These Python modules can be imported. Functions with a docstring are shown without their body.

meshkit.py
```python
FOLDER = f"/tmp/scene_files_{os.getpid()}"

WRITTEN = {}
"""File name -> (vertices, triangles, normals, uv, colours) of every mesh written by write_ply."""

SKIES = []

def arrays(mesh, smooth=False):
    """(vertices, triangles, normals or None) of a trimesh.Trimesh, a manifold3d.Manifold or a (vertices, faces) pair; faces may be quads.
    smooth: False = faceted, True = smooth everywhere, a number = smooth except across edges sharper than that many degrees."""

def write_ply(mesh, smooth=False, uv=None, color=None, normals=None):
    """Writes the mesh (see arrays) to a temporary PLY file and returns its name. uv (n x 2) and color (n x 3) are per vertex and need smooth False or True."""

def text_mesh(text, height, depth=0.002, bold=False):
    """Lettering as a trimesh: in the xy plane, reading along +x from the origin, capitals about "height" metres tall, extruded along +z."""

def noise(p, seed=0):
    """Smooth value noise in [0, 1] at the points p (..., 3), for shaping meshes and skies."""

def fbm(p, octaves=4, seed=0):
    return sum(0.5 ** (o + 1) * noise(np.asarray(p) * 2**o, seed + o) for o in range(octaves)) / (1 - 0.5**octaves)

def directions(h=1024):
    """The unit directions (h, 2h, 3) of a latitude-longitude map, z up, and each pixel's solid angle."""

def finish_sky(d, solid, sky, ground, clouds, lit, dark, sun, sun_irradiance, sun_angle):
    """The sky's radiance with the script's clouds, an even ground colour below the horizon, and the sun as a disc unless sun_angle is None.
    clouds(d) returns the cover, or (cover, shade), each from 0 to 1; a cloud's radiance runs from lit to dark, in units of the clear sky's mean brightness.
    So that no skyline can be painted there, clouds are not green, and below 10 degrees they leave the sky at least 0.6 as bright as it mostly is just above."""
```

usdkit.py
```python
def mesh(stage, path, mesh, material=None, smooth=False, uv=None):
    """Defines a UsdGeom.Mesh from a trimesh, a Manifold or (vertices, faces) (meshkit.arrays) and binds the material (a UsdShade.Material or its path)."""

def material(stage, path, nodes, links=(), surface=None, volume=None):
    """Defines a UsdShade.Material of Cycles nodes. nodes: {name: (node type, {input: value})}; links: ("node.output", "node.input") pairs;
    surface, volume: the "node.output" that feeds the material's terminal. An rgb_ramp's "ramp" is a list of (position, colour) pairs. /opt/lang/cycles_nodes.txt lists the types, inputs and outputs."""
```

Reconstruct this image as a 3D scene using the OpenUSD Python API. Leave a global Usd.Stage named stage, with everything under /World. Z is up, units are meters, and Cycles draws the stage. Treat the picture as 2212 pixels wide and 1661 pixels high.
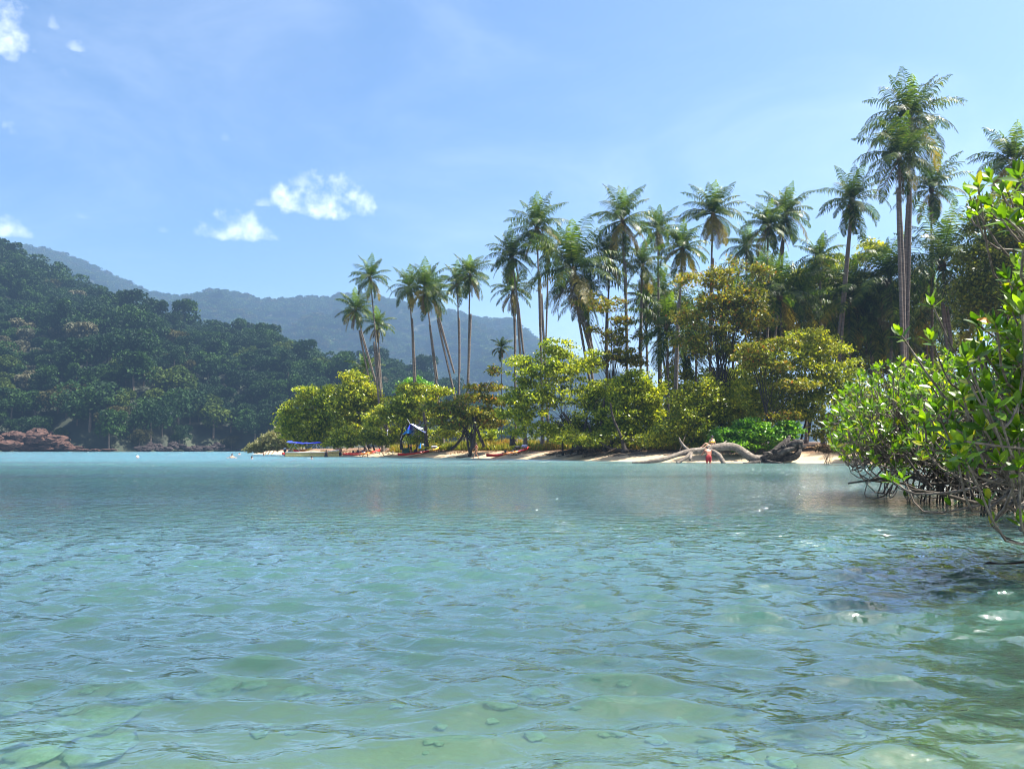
import math
import numpy as np
import trimesh
import shapely
import manifold3d as m3
import usdkit
from scipy.sparse import coo_matrix
from scipy.sparse.csgraph import connected_components
import meshkit
from pxr import Usd, UsdGeom, UsdLux, UsdShade, Sdf, Gf, Vt

stage = Usd.Stage.CreateInMemory()
UsdGeom.SetStageUpAxis(stage, UsdGeom.Tokens.z)
UsdGeom.SetStageMetersPerUnit(stage, 1.0)
UsdGeom.Xform.Define(stage, '/World')
UsdGeom.Scope.Define(stage, '/World/Looks')

# ------------------------------------------------------------------ camera, sky, sun, exposure
PW, PH, FP = 2212.0, 1661.0, 1784.0          # the photograph's size and focal length in the units it was measured in
HOR, EYE = 970.0, 1.0                        # horizon line, height of the eye above the water
CX, CY = PW / 2, PH / 2
TH = math.atan((HOR - CY) / FP)
EXPOSURE = 2.0
SUN_EL, SUN_AZ = math.radians(60), math.radians(90)
SUN_INT, SKY_STR = 1.25, 0.05

cam = UsdGeom.Camera.Define(stage, '/World/camera')
cam.CreateHorizontalApertureAttr(36.0)
cam.CreateVerticalApertureAttr(27.0)
cam.CreateFocalLengthAttr(36.0 * FP / PW)
cam.CreateClippingRangeAttr((0.05, 60000.0))
cam.CreateExposureAttr(EXPOSURE)
cam.AddTranslateOp().Set((0, 0, EYE))
cam.AddRotateXOp().Set(90 + math.degrees(TH))


def ray(dx, dy):
    c, s = math.cos(TH), math.sin(TH)
    return np.array([dx - CX, FP * c - (CY - dy) * s, FP * s + (CY - dy) * c])


def at(dx, dy, Y):
    """The point of the place seen at the photograph's (dx, dy), Y metres ahead."""
    r = ray(dx, dy)
    return np.array([0, 0, EYE]) + r * (Y / r[1])


def azel(dx, dy):
    r = ray(dx, dy)
    return math.atan2(r[0], r[1]), math.atan2(r[2], math.hypot(r[0], r[1]))


def xat(dx, Y):
    return (dx - CX) * Y / FP


sun_dir = np.array([math.sin(SUN_AZ) * math.cos(SUN_EL), math.cos(SUN_AZ) * math.cos(SUN_EL), math.sin(SUN_EL)])
sun = UsdLux.DistantLight.Define(stage, '/World/sun')
sun.CreateIntensityAttr(SUN_INT)
sun.CreateAngleAttr(0.53)
sun.CreateNormalizeAttr(True)
sun.CreateColorAttr((1.0, 0.95, 0.86))
sun.AddRotateZOp().Set(-math.degrees(SUN_AZ))
sun.AddRotateXOp().Set(-(90 - math.degrees(SUN_EL)))


def sky_material():
    n = {'tc': ('texture_coordinate', {}), 'sep': ('separate_xyz', {}),
         'az': ('math', {'math_type': 'arctan2'}), 'el': ('math', {'math_type': 'arcsine'}),
         'sky': ('sky_texture', {'sky_type': 'single_scattering', 'sun_disc': False, 'sun_elevation': SUN_EL, 'sun_rotation': SUN_AZ,
                                 'air_density': 1.0, 'aerosol_density': 3.2, 'ozone_density': 4.0, 'altitude': 0.0}),
         'bg': ('background_shader', {'strength': SKY_STR}),
         'ns': ('noise_texture', {'scale': 30.0, 'detail': 7.0, 'roughness': 0.55}),
         'nl': ('noise_texture', {'scale': 11.0, 'detail': 3.0, 'roughness': 0.5}),
         'map': ('mapping', {'scale': (1.0, 1.2, 2.2), 'rotation': (0.0, 0.25, 0.4)}),
         'nc': ('noise_texture', {'scale': 2.4, 'detail': 6.0, 'roughness': 0.6, 'distortion': 0.5}),
         'cir': ('map_range', {'range_type': 'smoothstep', 'from_min': 0.40, 'from_max': 0.95, 'to_min': 0.0, 'to_max': 0.2, 'clamp': True})}
    l = [('tc.generated', 'sep.vector'), ('sep.x', 'az.value1'), ('sep.y', 'az.value2'), ('sep.z', 'el.value1'),
         ('tc.generated', 'ns.vector'), ('tc.generated', 'nl.vector'), ('tc.generated', 'map.vector'), ('map.vector', 'nc.vector'), ('nc.fac', 'cir.value')]
    # small fair-weather clouds: (x, y of the flat base's middle, half width, height, strength)
    clouds = [(705, 457, 100, 60, 1.0), (655, 400, 34, 22, .40), (500, 509, 78, 44, .9), (640, 452, 40, 20, .6), (566, 442, 20, 16, .35), (8, 95, 58, 80, .85), (26, 120, 26, 60, .6),
              (20, 290, 34, 26, .6), (30, 507, 54, 28, .7), (172, 108, 28, 18, .35), (128, 162, 24, 14, .25), (185, 470, 24, 14, .22), (352, 500, 16, 12, .2),
              (112, 55, 22, 26, .28), (485, 300, 16, 20, .2), (-420, 380, 170, 90, .9), (-760, 520, 220, 90, .8), (3000, 480, 200, 80, .7), (-1500, 300, 260, 140, .8), (4200, 300, 300, 150, .7)]
    prev = None
    for i, (x, y, w, h, s) in enumerate(clouds):
        a, e = azel(x, y)
        aw, eh = w / FP * math.cos(a) ** 2, h / FP
        k = f'c{i}'
        n[k + 'u'] = ('math', {'math_type': 'multiply_add', 'value2': 1 / aw, 'value3': -a / aw})
        n[k + 'v'] = ('math', {'math_type': 'multiply_add', 'value2': 1 / eh, 'value3': -e / eh})
        n[k + 'b'] = ('math', {'math_type': 'multiply', 'value2': -4.0})
        n[k + 'm'] = ('math', {'math_type': 'maximum'})
        n[k + 'u2'] = ('math', {'math_type': 'power', 'value2': 2.0})
        n[k + 'ua'] = ('math', {'math_type': 'absolute'})
        n[k + 'v2'] = ('math', {'math_type': 'multiply'})
        n[k + 'r'] = ('math', {'math_type': 'add'})
        n[k + 'n'] = ('math', {'math_type': 'multiply_add', 'value2': 7.5, 'value3': -3.1})
        n[k + 'n2'] = ('math', {'math_type': 'multiply_add', 'value2': 1.6})
        n[k + 'd'] = ('math', {'math_type': 'subtract'})
        n[k + 's'] = ('map_range', {'range_type': 'smoothstep', 'from_min': 0.0, 'from_max': 3.6, 'to_min': 0.0, 'to_max': s, 'clamp': True})
        l += [('az.value', k + 'u.value1'), ('el.value', k + 'v.value1'), (k + 'v.value', k + 'b.value1'), (k + 'v.value', k + 'm.value1'), (k + 'b.value', k + 'm.value2'),
              (k + 'u.value', k + 'ua.value1'), (k + 'ua.value', k + 'u2.value1'), (k + 'm.value', k + 'v2.value1'), (k + 'm.value', k + 'v2.value2'), (k + 'u2.value', k + 'r.value1'), (k + 'v2.value', k + 'r.value2'),
              ('ns.fac', k + 'n.value1'), ('nl.fac', k + 'n2.value1'), (k + 'n.value', k + 'n2.value3'), (k + 'n2.value', k + 'd.value1'), (k + 'r.value', k + 'd.value2'), (k + 'd.value', k + 's.value')]
        if prev is None:
            prev = k + 's.result'
        else:
            n[k + 'x'] = ('math', {'math_type': 'maximum'})
            l += [(prev, k + 'x.value1'), (k + 's.result', k + 'x.value2')]
            prev = k + 'x.value'
    n['cm'] = ('math', {'math_type': 'maximum'})
    n['cx'] = ('mix', {'mix_type': 'mix', 'color2': (10.2, 10.4, 10.8)})
    n['hs'] = ('hsv', {'hue': .502, 'saturation': 1.25, 'value': 1.0})
    l += [(prev, 'cm.value1'), ('cir.result', 'cm.value2'), ('cm.value', 'cx.fac'), ('sky.color', 'hs.color'), ('hs.color', 'cx.color1'), ('cx.color', 'bg.color')]
    return usdkit.material(stage, '/World/Looks/sky', n, l, surface='bg.background')


sky = UsdLux.DomeLight.Define(stage, '/World/sky')
UsdShade.MaterialBindingAPI.Apply(sky.GetPrim()).Bind(sky_material())
sky.GetPrim().SetCustomDataByKey('kind', 'structure')
sky.GetPrim().SetCustomDataByKey('label', 'blue daytime sky with a few small white clouds low on the left')

# ------------------------------------------------------------------ helpers
taken = {}


def tag(p, label=None, cat=None, group=None, kind=None):
    p = p.GetPrim() if hasattr(p, 'GetPrim') else p
    for k, v in (('label', label), ('category', cat), ('group', group), ('kind', kind)):
        if v:
            p.SetCustomDataByKey(k, v)
    return p


def path_of(name, parent=None):
    base = (str(parent.GetPath()) if parent is not None else '/World') + '/' + name
    k = taken.get(base, 0)
    taken[base] = k + 1
    return base if k == 0 else f'{base}_{k:03d}'


def thing(name, label, cat, loc=(0, 0, 0), rz=0, group=None, scale=None):
    x = UsdGeom.Xform.Define(stage, path_of(name))
    x.AddTranslateOp().Set(tuple(float(v) for v in loc))
    if rz:
        x.AddRotateZOp().Set(math.degrees(rz))
    if scale is not None:
        x.AddScaleOp().Set(tuple(float(v) for v in np.broadcast_to(scale, 3)))
    return tag(x, label, cat, group)


LEAFY = set()
tone_rng = np.random.default_rng(99)


def leaf_tones(m, mat):
    """Every leaf (connected piece) of a leafy mesh takes a random tone, which its material turns into a colour."""
    if str(mat.GetPath()) not in LEAFY:
        return
    f = np.array(m.GetFaceVertexIndicesAttr().Get()).reshape(-1, 3); n = len(m.GetPointsAttr().Get())
    g = coo_matrix((np.ones(2 * len(f)), (np.r_[f[:, 0], f[:, 1]], np.r_[f[:, 1], f[:, 2]])), shape=(n, n))
    k, lab = connected_components(g, directed=False)
    UsdGeom.PrimvarsAPI(m).CreatePrimvar('tone', Sdf.ValueTypeNames.FloatArray, 'vertex').Set(Vt.FloatArray.FromNumpy(tone_rng.random(k)[lab].astype(np.float32)))


def obj(name, mesh, mat, parent=None, smooth=False, **kw):
    m = usdkit.mesh(stage, path_of(name, parent), mesh, mat, smooth=smooth)
    leaf_tones(m, mat)
    if any(kw.values()):
        tag(m, **kw)
    return m.GetPrim()


def copy_of(proto, name, label, cat, loc, rz, scale, group):
    x = UsdGeom.Xform.Define(stage, path_of(name))
    x.GetPrim().GetReferences().AddInternalReference(proto.GetPath())
    x.GetPrim().SetInstanceable(True)
    x.ClearXformOpOrder()
    for op, v in (('xformOp:translate', Gf.Vec3d(*map(float, loc))),):
        x.GetPrim().CreateAttribute(op, Sdf.ValueTypeNames.Double3).Set(v)
    x.GetPrim().CreateAttribute('xformOp:rotateZ', Sdf.ValueTypeNames.Float).Set(float(math.degrees(rz)))
    x.GetPrim().CreateAttribute('xformOp:scale', Sdf.ValueTypeNames.Float3).Set(Gf.Vec3f(*[float(v) for v in np.broadcast_to(scale, 3)]))
    x.GetPrim().CreateAttribute('xformOpOrder', Sdf.ValueTypeNames.TokenArray, custom=False).Set(['xformOp:translate', 'xformOp:rotateZ', 'xformOp:scale'])
    return tag(x, label, cat, group)


class MB:
    def __init__(self):
        self.v, self.f, self.n = [], [], 0

    def add(self, v, f):
        self.v.append(np.asarray(v, float)); self.f.append(np.asarray(f, int) + self.n); self.n += len(v)
        return self

    def mesh(self):
        return trimesh.Trimesh(np.vstack(self.v), np.vstack(self.f), process=False)


def norm(a):
    return a / np.maximum(np.linalg.norm(a, axis=-1, keepdims=True), 1e-9)


def spline(pts, n):
    """Catmull-Rom through the points, n samples."""
    p = np.asarray(pts, float)
    if len(p) == 2:
        return p[0] + (p[1] - p[0]) * np.linspace(0, 1, n)[:, None]
    q = np.vstack([2 * p[0] - p[1], p, 2 * p[-1] - p[-2]])
    t = np.linspace(0, len(p) - 1 - 1e-6, n)
    i = t.astype(int); u = (t - i)[:, None]
    a, b, c, d = q[i], q[i + 1], q[i + 2], q[i + 3]
    return 0.5 * (2 * b + (c - a) * u + (2 * a - 5 * b + 4 * c - d) * u ** 2 + (3 * b - a - 3 * c + d) * u ** 3)


def tube(path, radii, sides=6, rough=0.0, seed=0, cap=True):
    p = np.asarray(path, float)
    r = np.interp(np.linspace(0, 1, len(p)), np.linspace(0, 1, len(np.atleast_1d(radii))), np.atleast_1d(radii)) if len(np.atleast_1d(radii)) != len(p) else np.asarray(radii, float)
    t = norm(np.gradient(p, axis=0))
    ref = np.array([0.31, 0.2, 0.93]) if abs(t[:, 2]).mean() < 0.7 else np.array([0.93, 0.3, 0.1])
    a = norm(np.cross(t, ref)); b = np.cross(t, a)
    ang = np.arange(sides) * 2 * np.pi / sides
    ring = np.cos(ang)[None, :, None] * a[:, None] + np.sin(ang)[None, :, None] * b[:, None]
    rr = r[:, None, None] * np.ones((1, sides, 1))
    if rough:
        rr = rr * (1 + rough * (meshkit.fbm(p[:, None] * 1.7 + ring * 0.9, 3, seed) - 0.5)[..., None] * 2)
    v = (p[:, None] + rr * ring).reshape(-1, 3)
    i, j = np.meshgrid(np.arange(len(p) - 1), np.arange(sides), indexing='ij')
    q = np.stack([i * sides + j, i * sides + (j + 1) % sides, (i + 1) * sides + (j + 1) % sides, (i + 1) * sides + j], -1).reshape(-1, 4)
    f = np.vstack([q[:, [0, 1, 2]], q[:, [0, 2, 3]]])
    if cap:
        n0 = len(v)
        v = np.vstack([v, p[0], p[-1]])
        k = np.arange(sides); k2 = (k + 1) % sides
        last = (len(p) - 1) * sides
        f = np.vstack([f, np.stack([k2, k, np.full(sides, n0)], 1), np.stack([last + k, last + k2, np.full(sides, n0 + 1)], 1)])
    return v, f


def diamonds(c, length, width, rng, up=0.8, tip=None, fold=0.18):
    """One folded leaf at every point of c: four corners and two triangles each."""
    n = len(c)
    nor = norm(rng.normal(size=(n, 3)) + np.array([0, 0, up]))
    t = rng.normal(size=(n, 3)) if tip is None else tip + 0.6 * rng.normal(size=(n, 3))
    t = norm(t - nor * (t * nor).sum(1, keepdims=True))
    b = np.cross(nor, t)
    L = (length * rng.uniform(0.65, 1.25, n))[:, None]; W = (width * rng.uniform(0.7, 1.2, n))[:, None]
    v = np.stack([c - t * L * .5, c + b * W * .5 + nor * W * fold, c + t * L * .5, c - b * W * .5 + nor * W * fold], 1).reshape(-1, 3)
    k = np.arange(n)[:, None] * 4
    f = np.vstack([k + [0, 2, 1], k + [0, 3, 2]])
    return v, f


# ------------------------------------------------------------------ materials
def mat(name, nodes, links, **kw):
    return usdkit.material(stage, '/World/Looks/' + name, nodes, links, **kw)


def plain(name, color, rough=0.6, vary=0.12, scale=3.0, **kw):
    lo = tuple(c * (1 - vary * 2) for c in color); hi = tuple(min(1, c * (1 + vary)) for c in color)
    return mat(name, {'g': ('geometry', {}), 'n': ('noise_texture', {'scale': scale, 'detail': 5.0, 'roughness': 0.6}), 'r': ('rgb_ramp', {'ramp': [(0.3, lo), (0.7, hi)]}),
                      'p': ('principled_bsdf', {'roughness': rough, **kw})},
               [('g.position', 'n.vector'), ('n.fac', 'r.fac'), ('r.color', 'p.base_color')], surface='p.BSDF')


def leaf_mat(name, cols, trans=0.45, rough=0.42, tint=(1.25, 1.15, 0.6), patch=0.22, patchcols=None, spec=0.35):
    """Leaves: each leaf takes a tone of its own, whole sprays lean towards another tone, and light passes through."""
    LEAFY.add('/World/Looks/' + name)
    nodes = {'g': ('geometry', {}), 'tn': ('attribute', {'attribute': 'tone'}), 'r': ('rgb_ramp', {'ramp': cols}), 'n': ('noise_texture', {'scale': patch, 'detail': 3.0}),
             'r2': ('rgb_ramp', {'ramp': patchcols or [(0.35, (0.72, 0.8, 0.75)), (0.65, (1.2, 1.12, 0.9))]}), 'mx': ('mix', {'mix_type': 'multiply', 'fac': 1.0}),
             'p': ('principled_bsdf', {'roughness': rough, 'specular_ior_level': spec}), 'tm': ('mix', {'mix_type': 'multiply', 'fac': 1.0, 'color2': tint}),
             't': ('translucent_bsdf', {}), 'm': ('mix_closure', {'fac': trans})}
    links = [('tn.fac', 'r.fac'), ('g.position', 'n.vector'), ('n.fac', 'r2.fac'), ('r.color', 'mx.color1'), ('r2.color', 'mx.color2'),
             ('mx.color', 'p.base_color'), ('mx.color', 'tm.color1'), ('tm.color', 't.color'), ('p.BSDF', 'm.closure1'), ('t.BSDF', 'm.closure2')]
    return mat(name, nodes, links, surface='m.closure')


M = {}
M['leaf_bright'] = leaf_mat('leaf_bright', [(0, (.05, .10, .008)), (.4, (.20, .26, .012)), (.8, (.34, .38, .018)), (1, (.50, .52, .04))], .5, rough=.32, spec=.6, tint=(1.6, 1.5, .5))
M['leaf_olive'] = leaf_mat('leaf_olive', [(0, (.05, .09, .008)), (.4, (.18, .24, .014)), (.8, (.32, .36, .022)), (1, (.48, .46, .04))], .48, rough=.32, spec=.6, tint=(1.6, 1.45, .5))
M['leaf_almond'] = leaf_mat('leaf_almond', [(0, (.04, .06, .008)), (.5, (.15, .19, .013)), (.88, (.30, .31, .02)), (.95, (.31, .19, .03)), (1, (.30, .10, .02))], .45, spec=.5, tint=(1.6, 1.3, .5))
M['leaf_deep'] = leaf_mat('leaf_deep', [(0, (.03, .10, .010)), (.5, (.09, .24, .014)), (1, (.20, .36, .025))], .45, tint=(1.4, 1.5, .5), spec=.5)
M['leaf_dark'] = leaf_mat('leaf_dark', [(0, (.035, .055, .008)), (.5, (.10, .13, .014)), (1, (.21, .23, .025))], .4, tint=(1.3, 1.3, .5))
M['leaf_grey'] = leaf_mat('leaf_grey', [(0, (.10, .11, .05)), (.5, (.17, .17, .08)), (1, (.26, .25, .13))], .4, tint=(1.2, 1.2, .7))
M['mangrove'] = leaf_mat('mangrove_leaf', [(0, (.028, .075, .007)), (.5, (.085, .165, .009)), (.88, (.15, .235, .013)), (1, (.30, .28, .018))], .48, rough=.34, tint=(1.7, 1.8, .5), patch=.9, spec=.5)
M['leaf_orange'] = leaf_mat('leaf_orange', [(0, (.55, .22, .02)), (1, (.6, .3, .03))], .4)
M['palm'] = leaf_mat('palm_leaf', [(0, (.012, .030, .007)), (.6, (.036, .070, .011)), (1, (.115, .14, .02))], .34, rough=.4, tint=(1.5, 1.6, .5), patch=.5, spec=.18)
M['palm_young'] = leaf_mat('palm_young', [(0, (.06, .12, .014)), (1, (.13, .19, .02))], .5, rough=.32, tint=(1.6, 1.7, .5), patch=.5)
M['palm_yellow'] = leaf_mat('palm_yellow', [(0, (.10, .10, .016)), (1, (.24, .19, .03))], .45, rough=.4, patch=.5)
M['palm_dead'] = leaf_mat('palm_dead', [(0, (.07, .05, .025)), (1, (.17, .12, .065))], .25, rough=.7, patch=.5)
M['grass'] = leaf_mat('grass_blades', [(0, (.12, .15, .014)), (.5, (.21, .23, .02)), (.8, (.30, .27, .03)), (1, (.36, .24, .07))], .45, patch=.16,
                      patchcols=[(0.4, (.85, 1.0, .8)), (0.55, (1.0, 1.0, 1.0)), (0.66, (1.35, .9, 1.5))])
M['litter'] = leaf_mat('leaf_litter', [(0, (.07, .035, .018)), (.6, (.16, .085, .04)), (1, (.30, .19, .10))], .1, rough=.8)
M['forest'] = leaf_mat('forest_leaf', [(0, (.006, .020, .009)), (1, (.020, .044, .014))], .25, rough=.6, tint=(1.2, 1.2, .6), patch=.07, spec=.1,
                       patchcols=[(0.3, (.40, .55, .75)), (0.48, (1, 1, 1)), (0.62, (2.0, 1.8, 1.0))])
M['forest_olive'] = leaf_mat('forest_olive', [(0, (.024, .028, .011)), (1, (.055, .052, .018))], .25, rough=.6, patch=.07, spec=.1)
M['forest_pale'] = leaf_mat('forest_pale', [(0, (.05, .055, .036)), (1, (.11, .105, .075))], .2, rough=.6, patch=.07, spec=.1)
M['forest_lime'] = leaf_mat('forest_lime', [(0, (.025, .05, .010)), (1, (.065, .09, .014))], .3, rough=.6, patch=.07, spec=.1)


def bark(name, a, b, c, scale=6.0, zscale=1.0, rough=.85, bump=.5):
    return mat(name, {'g': ('geometry', {}), 'mp': ('mapping', {'scale': (1, 1, zscale)}), 'n': ('noise_texture', {'scale': scale, 'detail': 6.0, 'roughness': .65}),
                      'r': ('rgb_ramp', {'ramp': [(.28, a), (.5, b), (.75, c)]}), 'b': ('bump', {'strength': bump, 'distance': .03}), 'p': ('principled_bsdf', {'roughness': rough, 'specular_ior_level': .25})},
               [('g.position', 'mp.vector'), ('mp.vector', 'n.vector'), ('n.fac', 'r.fac'), ('r.color', 'p.base_color'), ('n.fac', 'b.height'), ('b.normal', 'p.normal')], surface='p.BSDF')


M['bark'] = bark('bark', (.03, .022, .016), (.09, .068, .05), (.19, .15, .115), 5)
M['bark_dark'] = bark('bark_dark', (.014, .011, .009), (.04, .032, .026), (.09, .075, .06), 6)
M['palm_bark'] = bark('palm_bark', (.055, .046, .038), (.12, .10, .085), (.20, .175, .15), 2.2, 4.5)
M['mangrove_bark'] = bark('mangrove_bark', (.05, .04, .032), (.14, .115, .095), (.30, .26, .22), 14)
M['root_bark'] = bark('root_bark', (.012, .010, .008), (.035, .028, .022), (.10, .082, .066), 12)
M['driftwood'] = bark('driftwood', (.05, .04, .03), (.14, .115, .092), (.27, .235, .195), 4.5, 1.6, bump=.8)
M['driftwood_dark'] = bark('driftwood_dark', (.006, .005, .0045), (.030, .024, .020), (.17, .145, .12), 3.2, 1.0, bump=1.0)
M['wet_log'] = bark('wet_log', (.012, .007, .005), (.035, .019, .012), (.085, .045, .028), 9, 1, rough=.35)
M['rock'] = bark('red_rock', (.012, .007, .006), (.045, .022, .016), (.10, .052, .036), .55, 2.4, bump=1.0)
M['rock_dark'] = bark('dark_rock', (.006, .005, .005), (.018, .012, .012), (.04, .028, .026), .5, 2.4, bump=1.0)
M['stone'] = bark('sea_stone', (.27, .265, .155), (.42, .40, .26), (.58, .55, .40), 9, bump=.3)


def sand_material():
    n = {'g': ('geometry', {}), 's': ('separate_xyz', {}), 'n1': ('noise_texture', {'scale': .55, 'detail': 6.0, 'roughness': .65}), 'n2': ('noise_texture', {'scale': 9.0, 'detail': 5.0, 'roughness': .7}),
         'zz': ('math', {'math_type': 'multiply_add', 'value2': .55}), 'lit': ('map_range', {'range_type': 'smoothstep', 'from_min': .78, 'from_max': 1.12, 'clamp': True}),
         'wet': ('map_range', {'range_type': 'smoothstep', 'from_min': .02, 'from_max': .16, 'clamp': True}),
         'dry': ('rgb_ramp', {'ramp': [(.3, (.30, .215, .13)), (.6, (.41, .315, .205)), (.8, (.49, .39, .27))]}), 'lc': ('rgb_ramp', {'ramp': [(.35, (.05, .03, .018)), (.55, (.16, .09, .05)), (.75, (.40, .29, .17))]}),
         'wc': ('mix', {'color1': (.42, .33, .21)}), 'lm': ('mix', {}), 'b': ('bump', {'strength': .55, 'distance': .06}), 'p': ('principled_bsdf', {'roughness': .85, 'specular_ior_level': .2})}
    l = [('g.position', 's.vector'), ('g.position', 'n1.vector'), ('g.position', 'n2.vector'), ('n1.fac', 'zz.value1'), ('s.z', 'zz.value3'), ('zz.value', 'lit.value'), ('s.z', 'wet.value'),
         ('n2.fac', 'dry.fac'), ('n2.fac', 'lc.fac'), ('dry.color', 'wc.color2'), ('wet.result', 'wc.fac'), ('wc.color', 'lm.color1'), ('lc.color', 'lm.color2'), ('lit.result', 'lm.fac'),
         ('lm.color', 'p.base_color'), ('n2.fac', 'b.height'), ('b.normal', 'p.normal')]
    return mat('sand', n, l, surface='p.BSDF')


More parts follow.
